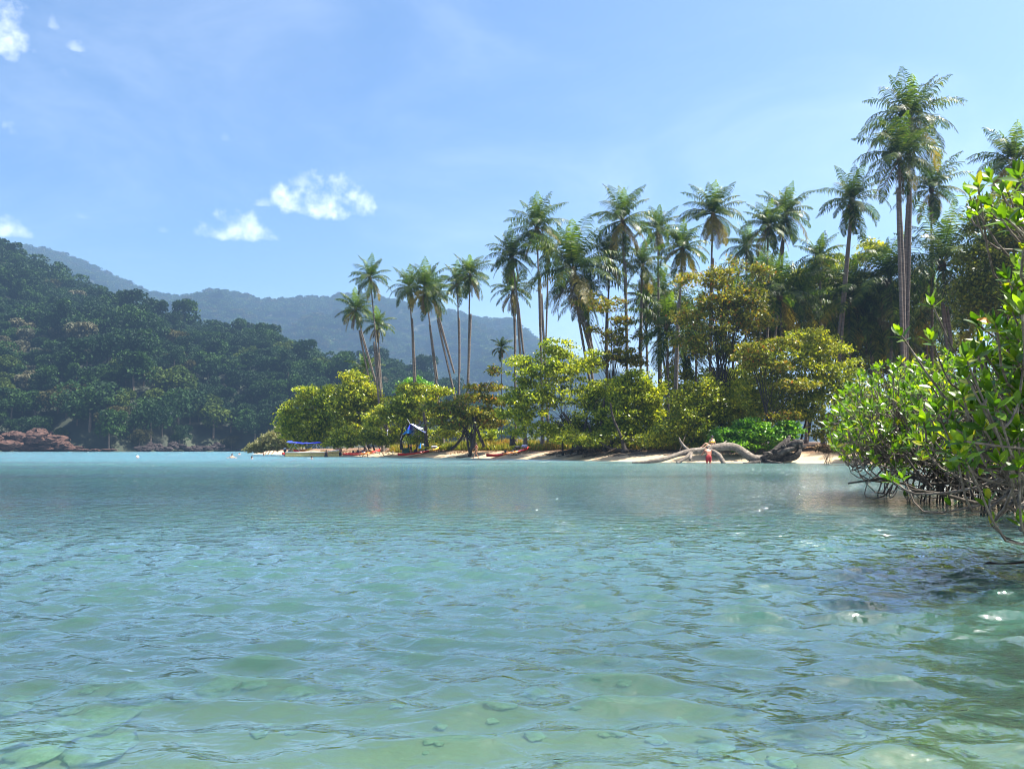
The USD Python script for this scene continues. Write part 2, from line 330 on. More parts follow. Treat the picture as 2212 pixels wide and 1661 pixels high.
def water_material():
    n = {'g': ('geometry', {}), 's': ('separate_xyz', {}),
         'm1': ('mapping', {'scale': (1.0, 1.6, 1.0), 'rotation': (0, 0, .12)}), 'n1': ('noise_texture', {'scale': 8.0, 'detail': 2.0, 'roughness': .5, 'distortion': .3}),
         'm2': ('mapping', {'scale': (1.15, 1.25, 1.0), 'rotation': (0, 0, -.15)}), 'n2': ('noise_texture', {'scale': 2.6, 'detail': 3.0, 'roughness': .55, 'distortion': .2}),
         'nw': ('noise_texture', {'scale': .045, 'detail': 3.0}), 'mw': ('mapping', {'scale': (.5, 1.6, 1.0)}), 'wind': ('map_range', {'range_type': 'smoothstep', 'from_min': .35, 'from_max': .65, 'to_min': .3, 'to_max': 1.4, 'clamp': True}),
         'far': ('map_range', {'range_type': 'smoothstep', 'from_min': 3.0, 'from_max': 15.0, 'to_min': 0.0, 'to_max': .40, 'clamp': True}), 'fw': ('math', {'math_type': 'multiply'}),
         'n3': ('noise_texture', {'scale': .55, 'detail': 3.0, 'roughness': .6}), 'm3': ('mapping', {'scale': (1.4, 1.0, 1.0)}), 'far3': ('map_range', {'range_type': 'smoothstep', 'from_min': 8.0, 'from_max': 30.0, 'to_min': 0.0, 'to_max': .36, 'clamp': True}), 'h3': ('math', {'math_type': 'multiply'}), 'ha': ('math', {'math_type': 'add'}),
         'n4': ('noise_texture', {'scale': .17, 'detail': 2.0, 'roughness': .5}), 'far4': ('map_range', {'range_type': 'smoothstep', 'from_min': 18.0, 'from_max': 60.0, 'to_min': 0.0, 'to_max': .5, 'clamp': True}), 'h4': ('math', {'math_type': 'multiply'}), 'hb': ('math', {'math_type': 'add'}),
         'rg': ('map_range', {'from_min': 5.0, 'from_max': 70.0, 'to_min': .025, 'to_max': .22, 'clamp': True}),
         'h2': ('math', {'math_type': 'multiply'}), 'h1': ('math', {'math_type': 'multiply', 'value2': .016}), 'h': ('math', {'math_type': 'add'}),
         'b': ('bump', {'strength': 1.0, 'distance': 1.0, 'filter_width': .02}),
         'dot': ('vector_math', {'vector_math_type': 'dot_product', 'math_type': 'dot_product'}), 'ab': ('math', {'math_type': 'absolute'}), 'om': ('math', {'math_type': 'subtract', 'value1': 1.0, 'use_clamp': True}),
         'p5': ('math', {'math_type': 'power', 'value2': 2.7}), 'fr': ('math', {'math_type': 'multiply_add', 'value2': .96, 'value3': .035, 'use_clamp': True}),
         'gl': ('glossy_bsdf', {'color': (1, 1, 1), 'roughness': .03, 'distribution': 'ggx'}),
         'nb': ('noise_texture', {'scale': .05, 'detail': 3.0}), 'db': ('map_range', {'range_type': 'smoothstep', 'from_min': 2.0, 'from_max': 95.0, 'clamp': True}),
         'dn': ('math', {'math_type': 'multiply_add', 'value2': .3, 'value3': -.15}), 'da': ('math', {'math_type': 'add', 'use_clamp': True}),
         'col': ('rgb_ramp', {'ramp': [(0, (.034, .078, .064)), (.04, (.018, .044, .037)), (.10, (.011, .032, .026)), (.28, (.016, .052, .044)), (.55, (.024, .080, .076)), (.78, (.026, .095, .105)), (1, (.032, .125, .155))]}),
         'df': ('subsurface_scattering', {'method': 'burley', 'scale': .45, 'radius': (.5, 1.0, 1.0)}), 'tr': ('transparent_bsdf', {'color': (.56, .80, .70)}),
         'mu': ('map_range', {'range_type': 'smoothstep', 'from_min': 2.0, 'from_max': 8.0, 'to_min': .36, 'to_max': .94, 'clamp': True}),
         'body': ('mix_closure', {}), 'm': ('mix_closure', {})}
    l = [('g.position', 's.vector'), ('g.position', 'm1.vector'), ('m1.vector', 'n1.vector'), ('g.position', 'm2.vector'), ('m2.vector', 'n2.vector'), ('s.y', 'far.value'),
         ('g.position', 'mw.vector'), ('mw.vector', 'nw.vector'), ('nw.fac', 'wind.value'), ('far.result', 'fw.value1'), ('wind.result', 'fw.value2'), ('n2.fac', 'h2.value1'), ('fw.value', 'h2.value2'),
         ('n1.fac', 'h1.value1'), ('h1.value', 'h.value1'), ('h2.value', 'h.value2'), ('g.position', 'm3.vector'), ('m3.vector', 'n3.vector'), ('s.y', 'far3.value'), ('n3.fac', 'h3.value1'), ('far3.result', 'h3.value2'), ('h.value', 'ha.value1'), ('h3.value', 'ha.value2'), ('s.y', 'rg.value'), ('rg.result', 'gl.roughness'), ('g.position', 'n4.vector'), ('s.y', 'far4.value'), ('n4.fac', 'h4.value1'), ('far4.result', 'h4.value2'), ('ha.value', 'hb.value1'), ('h4.value', 'hb.value2'), ('hb.value', 'b.height'), ('b.normal', 'gl.normal'),
         ('b.normal', 'dot.vector1'), ('g.incoming', 'dot.vector2'), ('dot.value', 'ab.value1'), ('ab.value', 'om.value2'), ('om.value', 'p5.value1'), ('p5.value', 'fr.value1'),
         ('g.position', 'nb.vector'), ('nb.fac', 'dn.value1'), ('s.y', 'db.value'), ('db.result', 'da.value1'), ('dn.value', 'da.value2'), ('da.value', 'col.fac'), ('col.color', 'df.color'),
         ('s.y', 'mu.value'), ('mu.result', 'body.fac'), ('tr.BSDF', 'body.closure1'), ('df.BSSRDF', 'body.closure2'),
         ('fr.value', 'm.fac'), ('body.closure', 'm.closure1'), ('gl.BSDF', 'm.closure2')]
    n['dot'] = ('vector_math', {'math_type': 'dot_product'})
    return mat('sea_water', n, l, surface='m.closure')


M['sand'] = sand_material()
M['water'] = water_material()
M['hill'] = plain('hill_ground', (.016, .022, .009), .9, .3, .05)

# ------------------------------------------------------------------ terrain
SHORE = [(548, 172), (600, 152), (650, 137), (735, 119), (870, 101), (960, 95), (1050, 89), (1180, 78), (1290, 70), (1380, 66), (1500, 62), (1610, 61), (1730, 60), (1850, 57), (1960, 50), (2060, 42), (2180, 33), (2350, 25), (2700, 17), (3300, 11), (5200, 6)]
BACK = [(700, 205), (900, 215), (1150, 225), (1500, 250), (2200, 290)]
shore_xy = [(xat(dx, Y), Y) for dx, Y in SHORE]
land = shapely.Polygon(shore_xy + [(260, 5), (260, 300)] + [(xat(dx, Y), Y) for dx, Y in BACK[::-1]]).buffer(0)
land_edge = land.exterior


def ground(x, y):
    x, y = np.asarray(x, float), np.asarray(y, float)
    pts = shapely.points(x, y)
    d = shapely.distance(land_edge, pts)
    inside = shapely.contains(land, pts)
    p = np.stack([x, y, np.zeros_like(x)], -1)
    nz = meshkit.fbm(p * 0.35, 3, 5) - .5
    nb = meshkit.fbm(p * 0.06, 2, 9) - .5
    up = 1.2 * (1 - np.exp(-d / 4.2)) + np.clip((d - 14) * .02, 0, .9) + nz * .16 * np.clip(d / 2, 0, 1) + nb * .3 * np.clip(d / 6, 0, 1)
    r = np.hypot(x, y)
    deep = .62 + .9 * np.clip((r - 2) / 25, 0, 1) + .9 * np.clip((r - 60) / 120, 0, 1)
    dn = -np.minimum(d * .11, deep) + nz * .10 * np.clip(d / 2, 0, 1)
    return np.where(inside, up, dn)


def grid_mesh(xs, ys, z):
    X, Yg = np.meshgrid(xs, ys)
    v = np.stack([X, Yg, z], -1).reshape(-1, 3)
    nx, ny = len(xs), len(ys)
    i, j = np.meshgrid(np.arange(ny - 1), np.arange(nx - 1), indexing='ij')
    a = i * nx + j
    q = np.stack([a, a + 1, a + nx + 1, a + nx], -1).reshape(-1, 4)
    return v, np.vstack([q[:, [0, 1, 2]], q[:, [0, 2, 3]]])


gx = np.concatenate([np.arange(-700, -240, 30), np.arange(-240, -70, 2.4), np.arange(-70, 45, .75), np.arange(45, 300, 6.0)])
gy = np.concatenate([np.arange(-40, 0, 4.0), np.arange(0, 40, .8), np.arange(40, 130, .7), np.arange(130, 320, 3.0)])
GX, GY = np.meshgrid(gx, gy)
gz = ground(GX.ravel(), GY.ravel()).reshape(GX.shape)
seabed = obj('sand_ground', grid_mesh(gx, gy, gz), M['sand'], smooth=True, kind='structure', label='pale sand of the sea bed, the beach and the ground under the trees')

# stones on the sea bed in front of the camera
rng = np.random.default_rng(3)
STONES = [(25, 1600, 62, 50), (130, 1585, 60, 34), (225, 1560, 55, 28), (318, 1500, 62, 30), (215, 1625, 62, 26), (70, 1640, 48, 30), (465, 1490, 42, 14), (400, 1505, 24, 14), (550, 1478, 24, 10), (770, 1475, 34, 18), (640, 1500, 36, 12), (860, 1430, 20, 10),
          (210, 1470, 20, 8), (40, 1525, 38, 18), (150, 1530, 26, 14), (105, 1610, 34, 20), (560, 1585, 18, 10), (1210, 1410, 16, 9), (1320, 1425, 22, 9), (1400, 1430, 20, 11), (1290, 1500, 16, 8), (1350, 1475, 15, 7), (1155, 1500, 26, 9), (1080, 1520, 30, 14), (1155, 1590, 18, 14), (1330, 1580, 20, 12),
          (1550, 1625, 34, 24), (1610, 1640, 18, 8), (1690, 1650, 22, 10), (1470, 1560, 16, 8), (1690, 1560, 24, 10), (1610, 1520, 30, 12), (1735, 1535, 26, 10), (1990, 1600, 20, 8), (930, 1600, 14, 7), (1420, 1600, 20, 8), (1830, 1580, 30, 10), (1950, 1520, 26, 9)]
ico2 = trimesh.creation.icosphere(2)
STONES += [(rng.uniform(0, 2212), rng.uniform(1440, 1660), rng.uniform(5, 15), rng.uniform(3, 7)) for _ in range(44)]
for k, (dx, dy, rx, ry) in enumerate(STONES):
    r = ray(dx, dy)
    t = (EYE + .66) / -r[2]
    q = np.array([0, 0, EYE]) + r * t
    gzq = float(ground(q[:1], q[1:2])[0])
    t = (EYE - gzq) / -r[2]; q = np.array([0, 0, EYE]) + r * t
    w, dep = rx * q[1] / FP, ry * q[1] / FP / max(-r[2] / np.linalg.norm(r), .2)
    v = ico2.vertices * (1 + 1.7 * (meshkit.fbm(ico2.vertices * 1.8 + k * 7.3, 4, k) - .5)[:, None])
    v = v * [w, min(dep, w * 1.5), w * .28] @ trimesh.transformations.rotation_matrix(rng.uniform(-.5, .5), [0, 0, 1])[:3, :3].T + [q[0], q[1], gzq + w * .06]
    obj('stone', (v, ico2.faces), M['stone'], seabed, smooth=True)

# ------------------------------------------------------------------ water
def water_mesh():
    rng = np.random.default_rng(11)
    py = np.concatenate([np.linspace(790, 60, 560), np.linspace(59, 7, 70)])
    ys = EYE * FP / py
    ys = np.concatenate([[-40, -15, -5, 0, 1.2], ys, [320, 420, 600, 1000, 2000, 3400]])
    cols = np.linspace(-1, 1, 541)
    half = np.maximum(1.0 * np.abs(ys) + 4.5, 12)
    half = np.where(ys < 2.2, np.maximum(half, 30), half) if False else half
    X = cols[None] * half[:, None]
    Yg = np.repeat(ys[:, None], len(cols), 1)
    dy = np.gradient(ys)[:, None]; dxs = (half / 270)[:, None]
    Z = np.zeros_like(X); DX = np.zeros_like(X); DY = np.zeros_like(X)
    K = 90
    lam = np.exp(np.clip(rng.normal(np.log(.20), .48, K), np.log(.10), np.log(.8)))
    th = rng.normal(0, .42, K) + np.where(rng.random(K) < .3, .45, -.15) + np.pi / 2
    slope = np.where(lam < .22, .7, 1.0) * rng.uniform(.6, 1.2, K)
    slope *= np.clip((.32 / lam) ** .7, .4, 1.0); slope *= .33 / np.sqrt((slope ** 2 / 2).sum())
    # wind patches: calmer and livelier water
    patch = .72 + .7 * meshkit.fbm(np.stack([X * .22, Yg * .34, np.zeros_like(X)], -1), 3, 2)
    for l_, t_, s_ in zip(lam, th, slope):
        kx, ky = 2 * np.pi / l_ * np.cos(t_), 2 * np.pi / l_ * np.sin(t_)
        fade = np.clip((l_ / np.maximum(dy, dxs) - 3.0) / 4.0, 0, 1)
        ph = kx * X + ky * Yg + rng.uniform(0, 6.28)
        amp = s_ * l_ / (2 * np.pi) * fade * patch
        Z += amp * np.sin(ph)
        DX += amp * np.cos(t_) * np.cos(ph) * .8; DY += amp * np.sin(t_) * np.cos(ph) * .8
    v = np.stack([X + DX, Yg + DY, Z], -1).reshape(-1, 3)
    nx, ny = len(cols), len(ys)
    i, j = np.meshgrid(np.arange(ny - 1), np.arange(nx - 1), indexing='ij')
    a = i * nx + j
    q = np.stack([a, a + 1, a + nx + 1, a + nx], -1).reshape(-1, 4)
    return v, np.vstack([q[:, [0, 1, 2]], q[:, [0, 2, 3]]])


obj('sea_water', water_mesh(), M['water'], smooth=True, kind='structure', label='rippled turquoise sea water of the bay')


# ------------------------------------------------------------------ far hills
def interp(tab, x):
    a = np.array(tab, float)
    return np.interp(x, a[:, 0], a[:, 1])


RIDGE1 = [(-1600, 400), (-600, 430), (-300, 470), (0, 525), (40, 545), (70, 575), (110, 592), (200, 606), (300, 648), (350, 668), (400, 680), (440, 700), (500, 700), (540, 690), (572, 690), (600, 718), (640, 735), (700, 755), (760, 772), (800, 752), (850, 775), (900, 790), (950, 812), (1000, 842), (1060, 880), (1100, 925), (1160, 962), (1300, 980), (1500, 985)]
RIDGE2 = [(-1500, 470), (-400, 500), (-100, 520), (55, 530), (110, 538), (160, 560), (210, 580), (270, 608), (330, 630), (400, 640), (430, 636), (470, 626), (510, 640), (560, 652), (600, 650), (650, 646), (700, 645), (740, 634), (800, 640), (840, 648), (900, 655), (960, 668), (1020, 684), (1080, 692), (1105, 700), (1140, 728), (1170, 745), (1220, 770), (1300, 800), (1400, 850), (1500, 880), (1700, 905), (2100, 925), (2600, 930), (3400, 940)]


def hill_grid(ridge, near, far, cut, dxs, steps, power, lower, seed, amp):
    """A ridge seen from the bay: columns by direction, rows from the shore up to the crest and down behind it."""
    DXs, S = np.meshgrid(dxs, steps)
    nr, fr = near(DXs), far(DXs)
    Yg = nr + (fr - nr) * S
    crest = (EYE + fr * (HOR - interp(ridge, DXs)) / FP) - lower
    H = np.where(S <= 1, np.clip(S, 0, 1) ** power, np.clip(1 - (S - 1) * 1.2, 0, 1))
    X = (DXs - CX) * Yg / FP
    p = np.stack([X, Yg, 0 * X], -1)
    z = crest * H + amp * (meshkit.fbm(p / 90.0, 4, seed) - .5) * np.clip(S * 4, 0, 1) * np.clip((1.0 - S) * 3 + .15, .15, 1) - 1.5 * (S <= 0)
    return X, Yg, z


def grid_faces(nx, ny):
    i, j = np.meshgrid(np.arange(ny - 1), np.arange(nx - 1), indexing='ij')
    a = i * nx + j
    q = np.stack([a, a + 1, a + nx + 1, a + nx], -1).reshape(-1, 4)
    return np.vstack([q[:, [0, 1, 2]], q[:, [0, 2, 3]]])


near1 = lambda d: 318 + np.clip(d - 150, 0, None) * .085 + 10 * np.sin(d / 60.0)
far1 = lambda d: near1(d) + 60 + 190 * np.clip((HOR - interp(RIDGE1, d)) / 440, 0, 1.2)
dx1 = np.linspace(-1600, 1500, 240); st1 = np.concatenate([[-.06], np.linspace(0, 1, 34), np.linspace(1.05, 1.9, 8)])
X1, Y1, Z1 = hill_grid(RIDGE1, near1, far1, 0, dx1, st1, .82, 15.0, 21, 34)
obj('near_hill', (np.stack([X1, Y1, Z1], -1).reshape(-1, 3), grid_faces(len(dx1), len(st1))), M['hill'], smooth=True, kind='structure', label='dark forested hill rising from the far side of the bay')
near2 = lambda d: 1150 + 0 * d
far2 = lambda d: 1850 + 0 * d + 60 * np.sin(d / 130.0)
dx2 = np.linspace(-1500, 3400, 260); st2 = np.concatenate([np.linspace(0, 1, 40), np.linspace(1.05, 1.9, 8)])
X2, Y2, Z2 = hill_grid(RIDGE2, near2, far2, 0, dx2, st2, .8, 9.0, 33, 150)
obj('far_hill', (np.stack([X2, Y2, Z2], -1).reshape(-1, 3), grid_faces(len(dx2), len(st2))), M['hill'], smooth=True, kind='structure', label='blue hazy mountain ridge behind the near hill')


def forest_crown(seed, wid, hei, lobes, per, leaf):
    """A tropical crown: uneven lobes, each a shell of sprays."""
    rng = np.random.default_rng(seed)
    pts = []
    for k in range(lobes):
        a, rr = rng.uniform(0, 6.28), wid * .5 * math.sqrt(rng.random()) * .72
        c = np.array([rr * math.cos(a), rr * math.sin(a), hei * (.45 + .42 * rng.random() * (1 - (rr / wid) ** 2))])
        s = wid * rng.uniform(.17, .30)
        d = norm(rng.normal(size=(per, 3)) + [0, 0, .55])
        q = c + d * s * rng.uniform(.72, 1.08, (per, 1)) * [1, 1, .72]
        q = q[meshkit.noise(q * .9 + seed * 13, seed) > .30]
        pts.append(q)
    c = np.vstack(pts)
    return diamonds(c, leaf, leaf * .62, rng, up=.9)


forest = []
kinds = [('forest', 'tall dark green forest tree on the near hill'), ('forest', 'tall dark green forest tree on the near hill'), ('forest', 'tall dark green forest tree on the near hill'), ('forest_olive', 'olive brown forest tree on the near hill'),
         ('forest_lime', 'bright green forest tree among darker ones on the near hill'), ('forest_pale', 'pale greyish forest tree on the near hill')]
for k, (mk, lab) in enumerate(kinds):
    wid, hei = [(11, 13), (9, 15), (13, 12), (13, 12), (10, 11), (9, 11)][k]
    v, f = forest_crown(40 + k, wid, hei, [13, 11, 15, 13, 12, 10][k], 150, 1.0)
    tr = tube(spline([(0, 0, -3), (.2, .1, hei * .3), (0, .3, hei * .62)], 5), [.42, .3, .12], 5)
    forest.append((k, mk, lab, (v, f), tr, wid))
rng = np.random.default_rng(77)
# candidate trees on the near hill: one about every crown's width
cand = []
for it in range(15000):
    d = rng.uniform(-700, 1130); s = rng.uniform(0.0, 1.03) ** .85
    n_, f_ = float(near1(d)), float(far1(d))
    Yc = n_ + (f_ - n_) * s
    xc = (d - CX) * Yc / FP
    cand.append((d, s, xc, Yc))
cand = np.array(cand)
from scipy.interpolate import RegularGridInterpolator
hz = RegularGridInterpolator((st1, dx1), Z1, bounds_error=False, fill_value=None)
z_c = hz(np.stack([cand[:, 1], cand[:, 0]], 1))
keep, cell = [], {}
size_c = np.exp(rng.normal(.06, .30, len(cand))).clip(.6, 1.75)
for i in range(len(cand)):
    x, y = cand[i, 2], cand[i, 3]
    key = (int(x // 11), int(y // 11))
    near = [j for a in (-1, 0, 1) for b in (-1, 0, 1) for j in cell.get((key[0] + a, key[1] + b), [])]
    if all((cand[j, 2] - x) ** 2 + (cand[j, 3] - y) ** 2 > (3.1 * (size_c[i] + size_c[j])) ** 2 for j in near) and z_c[i] > .6:
        cell.setdefault(key, []).append(i); keep.append(i)
keep.sort(key=lambda i: (not (-40 < cand[i, 0] < 1000), cand[i, 3] - 260 * cand[i, 1] * 0))
first = {}
rest = {k: [] for k in range(6)}
single = {}
for order, i in enumerate(keep):
    d, s, x, y = cand[i]
    tone = meshkit.noise(np.array([[x / 30, y / 30, 4.0]]), 8)[0] + rng.normal(0, .16)
    k = 4 if tone > .90 else 3 if tone > .82 else 5 if tone < .08 else int(rng.integers(0, 3))
    if d < 20 and 0.05 < s < .22:
        k = 4
    sc = size_c[i]
    loc, rz, scl = (x, y, float(z_c[i]) - 1.0), rng.uniform(0, 6.28), (sc * rng.uniform(.9, 1.15), sc * rng.uniform(.9, 1.15), sc * rng.uniform(.85, 1.25))
    if order < 300:
        zone = ('behind the red brown boulders' if d < 210 and s < .22 else 'low above the dark waterline rocks' if d < 520 and s < .25 else 'low on the slope left of the sand spit' if s < .25 and d < 760 else 'low on the slope behind the palms' if s < .25 else
                'on the left edge of the slope' if d < 120 else 'on the middle of the slope above the dark rocks' if d < 420 and s < .7 else 'on the slope above the sand spit' if d < 700 and s < .7 else 'on the falling crest behind the leftmost palms' if d >= 700 else 'near the crest against the far ridge')
        big = 'huge' if sc > 1.5 else 'large' if sc > 1.12 else 'middling' if sc > .85 else 'small'
        tone_ = ['rounded dark green', 'slender dark green', 'spreading dark green', 'olive brown', 'bright green', 'pale greyish'][k]
        kk, mk, lab, crown, tr, wid = forest[k]
        if k not in first:
            lab = f'{big} {tone_} forest tree {zone}'
            t = thing('forest_tree', lab, 'tree', loc, rz, lab.replace(' tree ', ' trees '), scl)
            obj('crown', crown, M[mk], t, kind='stuff'); obj('trunk', tr, M['bark'], t, smooth=True)
            first[k] = t
        else:
            lab = f'{big} {tone_} forest tree {zone}'
            copy_of(first[k], 'forest_tree', lab, 'tree', loc, rz, scl, lab.replace(' tree ', ' trees '))
    else:
        rest[k].append((loc, rz, scl))


def instancer(path, protos, placed, **kw):
    """protos: [(name, mesh, material)]; placed: [(index, loc, rz, scale)]"""
    pi = UsdGeom.PointInstancer.Define(stage, path)
    targets = []
    for name, mesh, m in protos:
        p = usdkit.mesh(stage, f'{path}/Prototypes/{name}', mesh, m)
        leaf_tones(p, m)
        targets.append(p.GetPath())
    pi.CreatePrototypesRel().SetTargets(targets)
    pi.CreateProtoIndicesAttr(Vt.IntArray([int(p[0]) for p in placed]))
    pi.CreatePositionsAttr(Vt.Vec3fArray([Gf.Vec3f(*map(float, p[1])) for p in placed]))
    pi.CreateOrientationsAttr(Vt.QuathArray([Gf.Quath(math.cos(p[2] / 2), 0, 0, math.sin(p[2] / 2)) for p in placed]))
    pi.CreateScalesAttr(Vt.Vec3fArray([Gf.Vec3f(*[float(v) for v in np.broadcast_to(p[3], 3)]) for p in placed]))
    return tag(pi, **kw)


instancer('/World/hill_forest', [(f'crown_{"abcdef"[k]}', forest[k][3], M[forest[k][1]]) for k in range(6)], [(k, *p) for k in rest for p in rest[k]],
          kind='stuff', label='the rest of the dense dark forest on the near hill', cat='forest')
hz2 = RegularGridInterpolator((st2, dx2), Z2, bounds_error=False, fill_value=None)
rng = np.random.default_rng(5)
pl = []
dd = rng.uniform(-350, 1750, 21000); ss = rng.uniform(.05, 1.04, 21000) ** .8
zz = hz2(np.stack([ss, dd], 1))
yy = near2(dd) + (far2(dd) - near2(dd)) * ss
for d, s, z, y in zip(dd, ss, zz, yy):
    sc = rng.uniform(.8, 1.7)
    pl.append((int(rng.choice([0, 0, 0, 1, 2])), ((d - CX) * y / FP, y, z - 2), rng.uniform(0, 6.28), (sc * 1.2, sc * 1.2, sc)))
low = [('crown_a', forest_crown(90, 12, 12, 8, 46, 2.1), M['forest']), ('crown_b', forest_crown(91, 13, 11, 8, 46, 2.1), M['forest_olive']), ('crown_c', forest_crown(92, 10, 13, 7, 46, 2.1), M['forest_lime'])]
instancer('/World/mountain_forest', low, pl, kind='stuff', label='forest covering the hazy mountain ridge', cat='forest')

# rocks along the far shore
rng = np.random.default_rng(13)
ico3 = trimesh.creation.icosphere(3)


def rock_mesh(seed, flat=.6):
    v = ico3.vertices.copy()
    rdg = 1 - 2 * np.abs(meshkit.fbm(v * 1.9 + seed * 5.1, 4, seed) - .5)
    v = v * (.62 + .75 * (rdg - .6) + .8 * (meshkit.noise(v * 1.2 + seed * 3.3, seed + 7) - .35))[:, None]
    return v * [1, 1, flat], ico3.faces


rocks = [rock_mesh(k) for k in range(3)]
firstr = {}
ROCKS = [(10, 962, 40, 26, 0), (45, 950, 40, 30, 0), (85, 942, 44, 34, 0), (115, 952, 34, 28, 0), (28, 940, 30, 18, 0), (60, 966, 40, 16, 0), (105, 968, 34, 12, 0), (140, 962, 26, 18, 0), (160, 969, 22, 10, 0), (-30, 955, 40, 30, 0), (-70, 960, 40, 26, 0), (180, 972, 18, 6, 0), (205, 972, 16, 6, 0), (235, 972, 18, 5, 0)]
ROCKS += [(x, 966 + rng.uniform(-5, 6), rng.uniform(14, 24), rng.uniform(10, 18), 1) for x in range(310, 480, 16)] + [(x, 972, rng.uniform(8, 14), rng.uniform(3, 6), 1) for x in range(490, 620, 26)]
ORD = 'first second third fourth fifth sixth seventh eighth ninth tenth eleventh twelfth thirteenth fourteenth fifteenth sixteenth seventeenth eighteenth nineteenth twentieth'.split()
ROCKS.sort(key=lambda r: (r[4], r[0])); nred = sum(1 for r in ROCKS if not r[4])
for k, (dx, dy, w, h, dark) in enumerate(ROCKS):
    Yr = float(near1(dx)) - 3 - (6 if not dark else 0)
    c = at(dx, dy, Yr)
    sc = np.array([w * .8, w * .7, h * .85]) * Yr / FP
    key = (k % 3, dark)
    lab = f'{ORD[k]} boulder from the left in the rusty red outcrop below the near hill' if not dark else f'{ORD[k - nred]} rock from the left in the dark row along the far waterline'
    grp = 'red brown boulders on the far shore' if not dark else 'dark rocks along the far waterline'
    if key not in firstr:
        t = thing('shore_rock', lab, 'rock', c, k * 1.3, grp, sc)
        obj('stone', rocks[k % 3], M['rock_dark' if dark else 'rock'], t, smooth=25)
        firstr[key] = t
    else:
        copy_of(firstr[key], 'shore_rock', lab, 'rock', c, k * 1.3, sc, grp)

# ------------------------------------------------------------------ coconut palms
def frond(rng, length, e0, az, droop, leafw, dead=False, stations=34):
    """One pinnate frond from the crown's centre: rachis and two rows of hanging leaflets."""
    n = 15
    s = np.linspace(0, 1, n)
    pitch = e0 - droop * s ** 1.25
    yaw = az + rng.uniform(-.18, .18) * s ** 2
    step = length / (n - 1)
    d = np.stack([np.cos(pitch) * np.cos(yaw), np.cos(pitch) * np.sin(yaw), np.sin(pitch)], 1)
    p = np.vstack([[0, 0, 0], np.cumsum(d[:-1] * step, 0)]) + d[0] * .12
    mb = MB().add(*tube(p, np.linspace(.045, .008, n), 4, cap=False))
    u = np.linspace(.13, 1.0, stations)
    P = np.stack([np.interp(u, s, p[:, k]) for k in range(3)], 1); D = norm(np.stack([np.interp(u, s, d[:, k]) for k in range(3)], 1))
    side = norm(np.cross(D, [0, 0, 1.0] + 0 * D))
    upv = np.cross(side, D)
    prof = np.sin(np.clip(u * 1.02, 0, 1) * np.pi * .86 + .32) ** .75 * .27 * length
    twist = rng.uniform(-.8, .8); tear = rng.random(stations) > .10
    for sg in (-1, 1):
        hang = rng.uniform(.55, 1.05, stations) + (.9 if dead else 0)
        dirv = norm(D * rng.uniform(.35, .6, (stations, 1)) + sg * side * (1 + .25 * sg * twist) + upv * rng.uniform(.05, .35, (stations, 1)) - np.array([0, 0, 1]) * hang[:, None] * .5)
        L = (prof * rng.uniform(.75, 1.12, stations) * np.where(tear, 1, .35))[:, None]
        w = norm(np.cross(dirv, upv)) * leafw * .5
        a = P; m = P + dirv * L * .55; t = m + norm(dirv - np.array([0, 0, 1]) * (.45 + hang[:, None] * .8)) * L * .5
        v = np.stack([a - w * .5, a + w * .5, m - w, m + w, t], 1).reshape(-1, 3)
        k = np.arange(stations)[:, None] * 5
        mb.add(v, np.vstack([k + [0, 1, 3], k + [0, 3, 2], k + [2, 3, 4]]))
    return mb.mesh()


